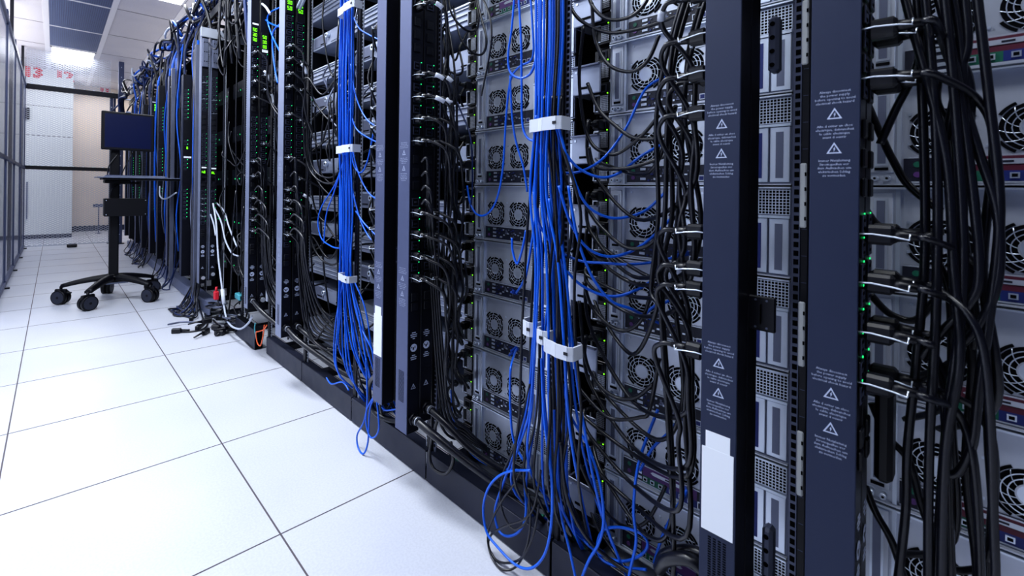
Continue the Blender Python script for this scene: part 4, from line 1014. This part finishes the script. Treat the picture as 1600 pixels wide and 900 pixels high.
hang(6, 1.80, 2.1, .92, 1.0, (1.5, 2.1), (.6, 1.6), 'zinc_dark', 'grey cord hanging in bows in the rack left of the left bundle', 'grey hanging cords left of the left bundle')
hang(6, 1.46, 1.66, .92, 1.0, (1.1, 2.1), (.3, 1.5), 'black_rubber', 'black cord hanging between the left bundle and grey strips', 'hanging cords right of the left bundle')
hang(9, 2.33, 2.66, .93, 1.02, (1.1, 2.1), (.3, 1.5), 'black_rubber', 'black cord hanging between third and fourth strip pairs', 'hanging cords between third and fourth pairs')
hang(26, 2.85, 3.75, .9, 1.1, (1.1, 2.2), (.25, 1.7), 'black_rubber', 'black cord in the tangle of the dark open rack', 'tangled cords of the dark rack', r=.0045)
hang(8, 2.85, 3.7, .88, 1.0, (.5, 1.3), (.1, .7), 'black_rubber', 'black cord in the low tangle of the dark open rack', 'low tangled cords of the dark rack', r=.005)
# white / grey cords of the dark rack
for l, lab, X in (([(333, 318), (338, 350), (341, 400), (347, 450), (352, 490), (360, 508), (375, 514), (388, 505), (394, 494)], 'long white cord with inline connector hanging over the floor', .84),
               ([(331, 318), (345, 345), (352, 375), (362, 395), (372, 400)], 'white cord bowing right under the green readouts', .9), ([(336, 315), (350, 330), (358, 355), (370, 385)], 'second white cord bowing right under the green readouts', .92),
               ([(329, 335), (334, 350), (337, 368)], 'short white cord beneath the readouts', .86)):
    o = cable(P(l, X), .006 if 'long' in lab else .0055, 'white_jacket', lab, n=8)
    if 'long' in lab:
        b = MB(); p = [at(347.5, 452, X), at(350, 475, X)]; b.tube([p[0], p[1]], .012, 'white_nylon', 8); link('inline_connector', b, o)
for l, lab in (([(345, 20), (352, 28), (368, 10), (372, -20)], 'white cable loop high over the twin light grey strips, right one'), ([(342, -10), (347, 20), (357, 28), (366, 5)], 'white cable loop high over the twin light grey strips, left one'), ([(350, -20), (360, 22), (376, 8), (380, -20)], 'white cable loop nearest the fourth strip pair')):
    cable(P(l, .95), .005, 'white_jacket', lab)
# white tied cords at the tops
for l, lab, X in (([(480, -30), (470, 0), (462, 18), (458, 30)], 'thick white tied cord tail beside the third pair digits', .86), ([(484, -20), (473, 5), (465, 20), (460, 30)], 'thinner white tied cord tail beside the third pair digits', .87),
                  ([(400, 10), (408, 6), (416, 12), (422, 22)], 'white cord wrapped at top of the fourth strip pair', .86)):
    cable(P(l, X), .007, 'white_jacket', lab, n=8)
for l, lab in (([(400, 0), (405, 20), (420, 35), (437, 42)], 'blue cable curving between the fourth and third strip pairs at top, upper'), ([(437, 12), (422, 20), (418, 32), (425, 55), (432, 70), (437, 80)], 'blue cable loop between the fourth and third strip pairs'),
               ([(437, 38), (427, 50), (426, 75), (430, 110), (434, 130)], 'blue cable dropping between the fourth and third strip pairs')):
    cable(P(l, .88), .0045, 'blue_jacket', lab)
# floor tangle at the dark rack
def floor_pts(l): return [tuple(a * (EYE - .006) / 1 for a in (0, 0, 0)) for _ in l]
def onfloor(px, py, z=.006):
    a = at(px, py, 1.0); k = (z - EYE) / (a[2] - EYE); return (k * a[0], k * a[1], z)
for l, lab, kind in (([(283, 519), (300, 518), (318, 514), (325, 503), (320, 490)], 'black cord with plug lying loose farthest out on the floor', 'power'), ([(262, 507), (285, 503), (310, 503), (322, 497)], 'grey cord tip lying on the floor beside the loose plug', None),
                     ([(300, 498), (306, 488), (316, 480), (320, 470)], 'black cord with plug heaped at the dark rack, left one', 'power'), ([(312, 512), (322, 504), (330, 494), (326, 480)], 'black cord with plug heaped at the dark rack, right one', 'power'),
                     ([(333, 500), (345, 511), (358, 508), (362, 498)], 'black cord loop on the floor under the white cord', None), ([(372, 515), (380, 528), (388, 538), (398, 545), (405, 540)], 'black cord running along the kick plate end', None),
                     ([(318, 500), (310, 480), (312, 462), (318, 455)], 'thin cord rising from the floor heap', None)):
    p = [onfloor(*q) for q in l]
    if 'rising' in lab: p = [(a, b_, .006 + i * .06) for i, (a, b_, _) in enumerate(p)]
    o = cable(p, .006, 'black_rubber' if 'grey' not in lab else 'zinc_dark', lab, ends=[])
    if kind:
        d = Vector(p[0]) - Vector(p[1]); b = MB(); b.box(-.012, .012, -.016, .016, 0, .055, 'black_plastic', .004); b.tube([(0, 0, -.05), (0, 0, 0)], [.006, .011], 'black_plastic', 8)
        q = d.normalized().to_track_quat('Z', 'Y').to_matrix().to_4x4(); q.translation = Vector(p[0]) + Vector((0, 0, .01)); b.xform(q); link('power_plug', b, o)
for i in range(9):
    b = MB(); b.box(-.014, .014, -.03, .03, 0, .034, 'black_plastic', .006); b.tube([(0, .03, .016), (0, .06, .02), (.01, .11, .012)], [.010, .006, .005], 'black_rubber', 8)
    b.xform(Matrix.Rotation(rnd(0, 6), 4, 'Z')); o = link('power_connector', b, None, (rnd(.74, .90), rnd(3.2, 3.6), .001 + (.034 if i % 3 == 2 else 0)))
    tag(o, 'black connector end lying in the heap at the foot of the dark rack', 'connector', 'connectors heaped at the dark rack foot')
for i in range(12):
    c = Vector((rnd(.86, .95), rnd(3.2, 3.7), 0)); rr = rnd(.05, .14); a0 = rnd(0, 6)
    pts = [(c.x + rr * .5 * math.cos(a0 + k * .9), c.y + rr * math.sin(a0 + k * .9), .01 + .02 * (i % 4) + .012 * k) for k in range(7)]
    cable(pts, .006, ('black_rubber', 'zinc_dark', 'black_rubber')[i % 3], ('black', 'grey', 'black')[i % 3] + ' cord coiled in the heap at the foot of the dark rack', 'coiled cords at the dark rack foot', seg=5)
b = MB(); b.box(-.015, .015, -.02, .02, 0, .06, 'red_plastic', .005); b.tube([(0, 0, .06), (0, 0, .09)], .008, 'red_plastic', 8); o = link('red_plug', b, None, (.86, 3.62, .16)); tag(o, 'small red plug cap in the cord heap of the dark rack', 'cap')
b = MB(); b.box(-.03, .03, -.05, .05, 0, .04, 'teal_plastic', .006); b.box(-.02, .02, -.055, -.05, .008, .03, 'void'); o = link('cord_adapter', b, None, (.95, 3.35, .2)); tag(o, 'pale teal adapter inside the cord heap of the dark rack', 'adapter')
b = MB(); b.box(0, .12, 0, .4, 0, .09, 'zinc', .003); b.box(-.002, 0, .02, .38, .01, .02, 'void'); o = link('junction_box', b, None, (1.0, 3.0, .24)); tag(o, 'pale metal box low inside the dark rack', 'box')
# orange loop
cable(P([(413, 508), (411, 525), (407, 540), (402, 535), (400, 520), (404, 518), (412, 515), (417, 508)], .87), .0035, 'orange_jacket', 'orange cable loop hanging at the gap between kick plates')
cable(P([(399, 505), (398, 515), (401, 530)], .88), .004, 'teal_plastic', 'short pale teal cable beside the orange loop')
# cables spilling at the foot of the receding racks and blue spill
for i in range(22):
    y = rnd(4.1, 8.5); x = .83
    pts = [(x + rnd(0, .06), y, rnd(.3, .6)), (x - .01, y + rnd(-.1, .1), .15), (x - rnd(.02, .10), y + rnd(-.15, .15), .03), (x - rnd(.03, .12), y + rnd(-.2, .2), .012), (x - .02, y + rnd(-.25, .25), .05), (x + .03, y + rnd(-.2, .2), rnd(.15, .3))]
    m = ('black_rubber', 'blue_dark', 'black_rubber')[i % 3]
    cable(pts, .005, m, ('black', 'dark blue', 'black')[i % 3] + ' cable spilling over the pale kick plate in the receding row', ('black', 'dark blue', 'black')[i % 3] + ' spilling cables', seg=5)
for i in range(10):
    y = 4.08 + rnd(-.12, .1)
    pts = [(.84, y, rnd(.3, .5)), (.80, y - .05, .12), (.74 + rnd(-.04, .03), y - rnd(.05, .2), .015), (.70 + rnd(-.04, .04), y + rnd(-.05, .1), .012), (.77, y + .12, .02), (.84, y + rnd(0, .1), .2)]
    cable(pts, .0055, 'black_rubber' if i % 4 else 'blue_dark', ('black' if i % 4 else 'dark blue') + ' cable looped on the floor behind the silver cover post', ('black' if i % 4 else 'dark blue') + ' loops on the floor behind the cover post', seg=5)
for i in range(28):                                             # vertical runs of the receding row
    y = rnd(4.25, 8.8); z0_ = rnd(.15, .5); m = ('blue_dark', 'black_rubber', 'zinc_dark', 'blue_jacket')[i % 4]
    pts = [(.86, y, rnd(1.9, 2.3)), (.83 + rnd(-.02, .04), y + rnd(-.05, .05), 1.6), (.83 + rnd(-.02, .03), y + rnd(-.08, .08), 1.1), (.83, y + rnd(-.05, .05), .7), (.86, y + rnd(-.1, .1), z0_)]
    cl = ('dark blue', 'black', 'grey', 'bright blue')[i % 4]
    cable(pts, .0065, m, cl + ' cable running down the receding row between strips', cl + ' cables down the receding row', seg=5)
cable([(.80, 5.6, .95), (.76, 5.3, .86), (.76, 5.0, .84), (.80, 4.75, .9)], .007, 'white_jacket', 'pale cable sagging across the receding strips behind the cart')
for y in (4.12, 5.3, 6.0):
    cable([(.83, y, 2.1), (.81, y + .01, 1.5), (.81, y - .01, .9), (.83, y, .35)], .009, 'blue_jacket', 'bright blue cable running down beside a silver post', 'bright blue cables beside silver posts')

# overhead tray and its cable mess
t = thing('cable_tray', 'black overhead ladder tray carrying cables above the racks', 'tray', (.92, 1.2, 2.3))
for nm, xx in (('side_rail', 0.0), ('side_rail', .4)): boxob(nm, (xx, xx + .02, 0, 8.4, 0, .06), 'black_steel', t)
b = MB(); b.box(.02, .4, 0, .03, 0, .02, 'black_steel'); RM = b.mesh('tray_rung')
for k in range(28): link('tray_rung', RM, t, (0, .1 + k * .3, 0))
cols = ['blue_dark', 'black_rubber', 'white_jacket', 'blue_jacket', 'black_rubber', 'blue_jacket', 'black_rubber', 'blue_dark', 'black_rubber']
cn = {'blue_dark': 'dark blue', 'black_rubber': 'black', 'white_jacket': 'white', 'blue_jacket': 'bright blue', 'zinc_dark': 'grey'}
for i in range(72):
    y0 = rnd(3.0, 8.6); L = rnd(.5, 1.6); m = cols[i % 9]; x = rnd(.86, 1.1); n = 6
    pts = [(x + rnd(-.09, .07) - (.03 if k in (2, 3) else 0), y0 + L * k / n, rnd(2.34, 2.56)) for k in range(n + 1)]
    if i % 3 == 0: pts.append((.86, y0 + L + .05, 2.15)); pts.append((.88, y0 + L + .06, 1.7))
    if i % 3 == 1: pts.insert(0, (.87, y0 - .05, 2.2)); pts.insert(0, (.9, y0 - .06, 1.8))
    cable(pts, .011, m, cn[m] + ' cable tangled in the heap above the receding racks', cn[m] + ' cables heaped above the racks', seg=4)
hang(14, 2.9, 4.0, .84, 1.0, (2.15, 2.5), (1.9, 2.4), 'black_rubber', 'black cable looping above the dark rack at the top edge', 'black cables above the dark rack', r=.006)
# end-of-row blue coil
for i in range(6):
    pts = [(.84, 9.05, 2.45 - .02 * i), (.80 - .01 * i, 9.15, 2.3), (.82, 9.22, 2.1 - .03 * i), (.86, 9.25, 1.9), (.9, 9.2, 1.6)]
    cable(pts, .018, 'blue_dark' if i % 2 else 'black_rubber', ('dark blue' if i % 2 else 'black') + ' thick cable drooping at the far end of the rack row', ('dark blue' if i % 2 else 'black') + ' thick far end cables', seg=5)
# bracket plate on top of the twin light grey strips
b = MB(); b.box(.79, 1.25, 3.84, 3.856, 2.06, 2.13, 'zinc', .002); b.box(.803, .842, 3.84, 3.858, 1.84, 2.05, 'zinc_dark', .003)
b.box(.868, .908, 3.84, 3.858, 1.84, 2.05, 'zinc_dark', .003)
for z in (1.88, 1.95, 2.02):
    for x in (.815, .83, .88, .895): b.ring((x, 3.838, z), 'y', 0, .004, .002, 'void', 8)
tag(link('mounting_plate', b), 'zinc angle plate across the top of the twin light grey strips', 'plate')

# ================================================================== COMPUTER CART
CXX, CYY = .375, 4.86
t = thing('computer_cart', 'black rolling computer cart standing in the white aisle', 'cart', (CXX, CYY, 0))
b = MB(); b.box(-.032, .032, -.03, .03, .2, 1.42, 'cart_black', .006); link('column', b, t)
b = MB(); b.ring((0, 0, .16), 'z', 0, .06, .05, 'cart_black', 20); b.ring((0, 0, .208), 'z', 0, .045, .012, 'cart_black', 20)
b.box(-.12, .10, -.02, .10, .135, .15, 'cart_grey', .002); link('hub', b, t)
WH = [(.048, 4.943), (.199, 4.568), (.60, 4.60), (.665, 4.983), (.36, 5.19)]
for i, (wx, wy) in enumerate(WH):
    dx, dy = wx - CXX, wy - CYY; L = math.hypot(dx, dy); ux, uy = dx / L, dy / L
    b = MB(); n = 9; prev = None
    for k in range(n):
        s_ = k / (n - 1); r = .03 + (L - .03) * s_; z = .188 - .048 * s_ ** 1.8; w = .036 - .012 * s_; h = .03 - .012 * s_
        q = [len(b.v) + j for j in range(6)]
        for a, c in ((-1, -.6), (-1, .3), (-.5, 1), (.5, 1), (1, .3), (1, -.6)):
            b.v.append((ux * r - uy * a * w, uy * r + ux * a * w, z + c * h))
        if prev:
            for j in range(6): b.face([prev[j], prev[(j + 1) % 6], q[(j + 1) % 6], q[j]], 'cart_black', True)
        else: b.face(q, 'cart_black')
        prev = q
    b.face(prev, 'cart_black'); arm = link('base_arm', b, t)
    # caster: fork + twin wheels
    a = [2.4, .5, -.9, .2, 1.2][i]; ca, sa = math.cos(a), math.sin(a)
    cas = bpy.data.objects.new('caster', None); C.objects.link(cas); cas.parent = t; cas.location = (dx, dy, 0)
    cas.rotation_euler = (0, 0, a)
    b = MB()
    for s in (-1, 1):
        b.ring((0, .005 if s > 0 else -.033, .056), 'y', 0, .056, .028, 'cart_black', 28)
        b.ring((0, .0332 if s > 0 else -.0342, .056), 'y', 0, .048, .001, 'caster_grey', 24); b.ring((0, .0342 if s > 0 else -.0352, .056), 'y', 0, .010, .001, 'cart_black', 12)
    link('wheel', b, cas)
    b = MB(); b.tube([(0, 0, .09), (0, 0, .142)], .010, 'cart_black', 10); b.box(-.045, .045, -.014, .014, .085, .12, 'cart_black', .006)
    if i == 0: b.box(-.082, -.04, -.010, .01, .085, .097, 'cart_black', .003)
    link('caster_fork', b, cas)
# keyboard tray, CPU box, monitor arm
b = MB(); b.box(-.09, .45, -.20, .14, 1.003, 1.018, 'cart_black', .004); b.box(-.125, .47, -.22, .17, 1.018, 1.026, 'cart_grey', .003); link('tray', b, t)
b = MB(); b.box(-.07, .10, -.1, .08, .975, 1.003, 'cart_black', .005); b.tube([(0, -.05, .985), (.06, -.09, .975), (.16, -.1, .98)], .008, 'cart_black', 8); link('tray_bracket', b, t)
b = MB(); b.box(-.075, .215, -.14, -.02, .705, .85, 'cart_black', .004)
for x in (-.062, .2):
    for z in (.72, .835): b.ring((x, -.142, z), 'y', 0, .004, .002, 'bright_steel', 8)
link('equipment_box', b, t)
kb = thing('keyboard', 'flat grey keyboard lying on the cart tray', 'keyboard', (CXX + .14, CYY - .04, 1.0262))
b = MB(); b.box(-.21, .21, -.07, .07, 0, .012, 'cart_grey', .004); link('keyboard_base', b, kb)
b = MB()
for r in range(5):
    for c in range(19): b.box(-.2 + c * .021, -.183 + c * .021, -.06 + r * .024, -.041 + r * .024, .012, .017, 'grey_steel', .002)
o = link('keys', b, kb)
mo = thing('monitor', 'flat black monitor with a dark blue screen on the cart', 'monitor', (CXX + .085, CYY - .06, 1.405))
b = MB(); b.box(-.18, .18, -.018, .018, -.155, .16, 'cart_black', .006); link('monitor_case', b, mo)
b = MB(); b.box(-.158, .158, -.0195, -.018, -.135, .14, 'screen'); link('screen', b, mo)
b = MB(); b.box(-.02, .015, -.021, .0, .158, .172, 'cart_grey', .002); link('top_badge', b, mo)
b = MB(); b.box(-.05, .05, .018, .03, -.05, .05, 'cart_black', .003); link('mount_plate', b, mo)
cable([(CXX + .02, CYY - .03, 1.22), (CXX - .04, CYY - .05, 1.12), (CXX - .05, CYY - .02, 1.03)], .004, 'black_rubber', 'thin black cable from the monitor down to the tray')
cable([(CXX + .05, CYY - .03, .98), (CXX - .02, CYY - .08, .93), (CXX - .03, CYY - .06, .86)], .004, 'black_rubber', 'thin black cable between tray and equipment box')
cable([(CXX + .12, CYY - .02, 1.24), (CXX + .07, CYY - .03, 1.12), (CXX + .04, CYY - .0, 1.03)], .004, 'black_rubber', 'second thin black cable under the monitor')

# ================================================================== LIGHT + CAMERA
w = bpy.data.worlds.new('World'); bpy.context.scene.world = w; w.use_nodes = True
w.node_tree.nodes['Background'].inputs[0].default_value = (.6, .7, 1, 1); w.node_tree.nodes['Background'].inputs[1].default_value = .3
def area(loc, rot, sx, sy, e, col=(.88, .94, 1)):  # unseen fill lamps without a fixture, added to brighten the room
    L = bpy.data.lights.new('fill_light', 'AREA'); L.shape = 'RECTANGLE'; L.size = sx; L.size_y = sy; L.energy = e; L.color = col
    o = bpy.data.objects.new('fill_light', L); C.objects.link(o); o.location = loc; o.rotation_euler = rot
area((-.85, 2.2, 2.95), (0, -.35, 0), .9, 3.0, 68)
area((-.9, 6.0, 2.95), (0, -.3, 0), .8, 4.0, 55)
area((-1.0, 7.6, 1.9), (PI, 0, 0), .9, 4.5, 60, (1, .97, .96))  # added, aimed upwards to lift the ceiling
area((1.9, 7.0, 2.35), (PI, 0, 0), 1.2, 5, 26, (1, .97, .96))  # added above the racks, also aimed at the ceiling
area((.3, 11.6, 2.9), (0, 0, 0), 1.5, .6, 30, (1, .97, .93))  # added fill for the aisle end
cam = bpy.data.cameras.new('camera'); co = bpy.data.objects.new('camera', cam); C.objects.link(co)
co.matrix_world = Matrix.Translation((0, 0, EYE)) @ Matrix.Rotation(-YAW, 4, 'Z') @ Matrix.Rotation(PI / 2, 4, 'X') @ Matrix.Rotation(ROLL, 4, 'Z')
cam.sensor_width = 36; cam.lens = F / 1600 * 36; cam.shift_x = (800 - CX) / 1600; cam.shift_y = (CY - 450) / 1600; cam.clip_start = .05
cam.dof.use_dof = True; cam.dof.focus_distance = 2.1; cam.dof.aperture_fstop = 8.0
sc = bpy.context.scene; sc.camera = co
sc.view_settings.view_transform = 'Standard'; sc.view_settings.look = 'Medium High Contrast'; sc.view_settings.exposure = -.12
sc.cycles.max_bounces = 6; sc.cycles.transparent_max_bounces = 16
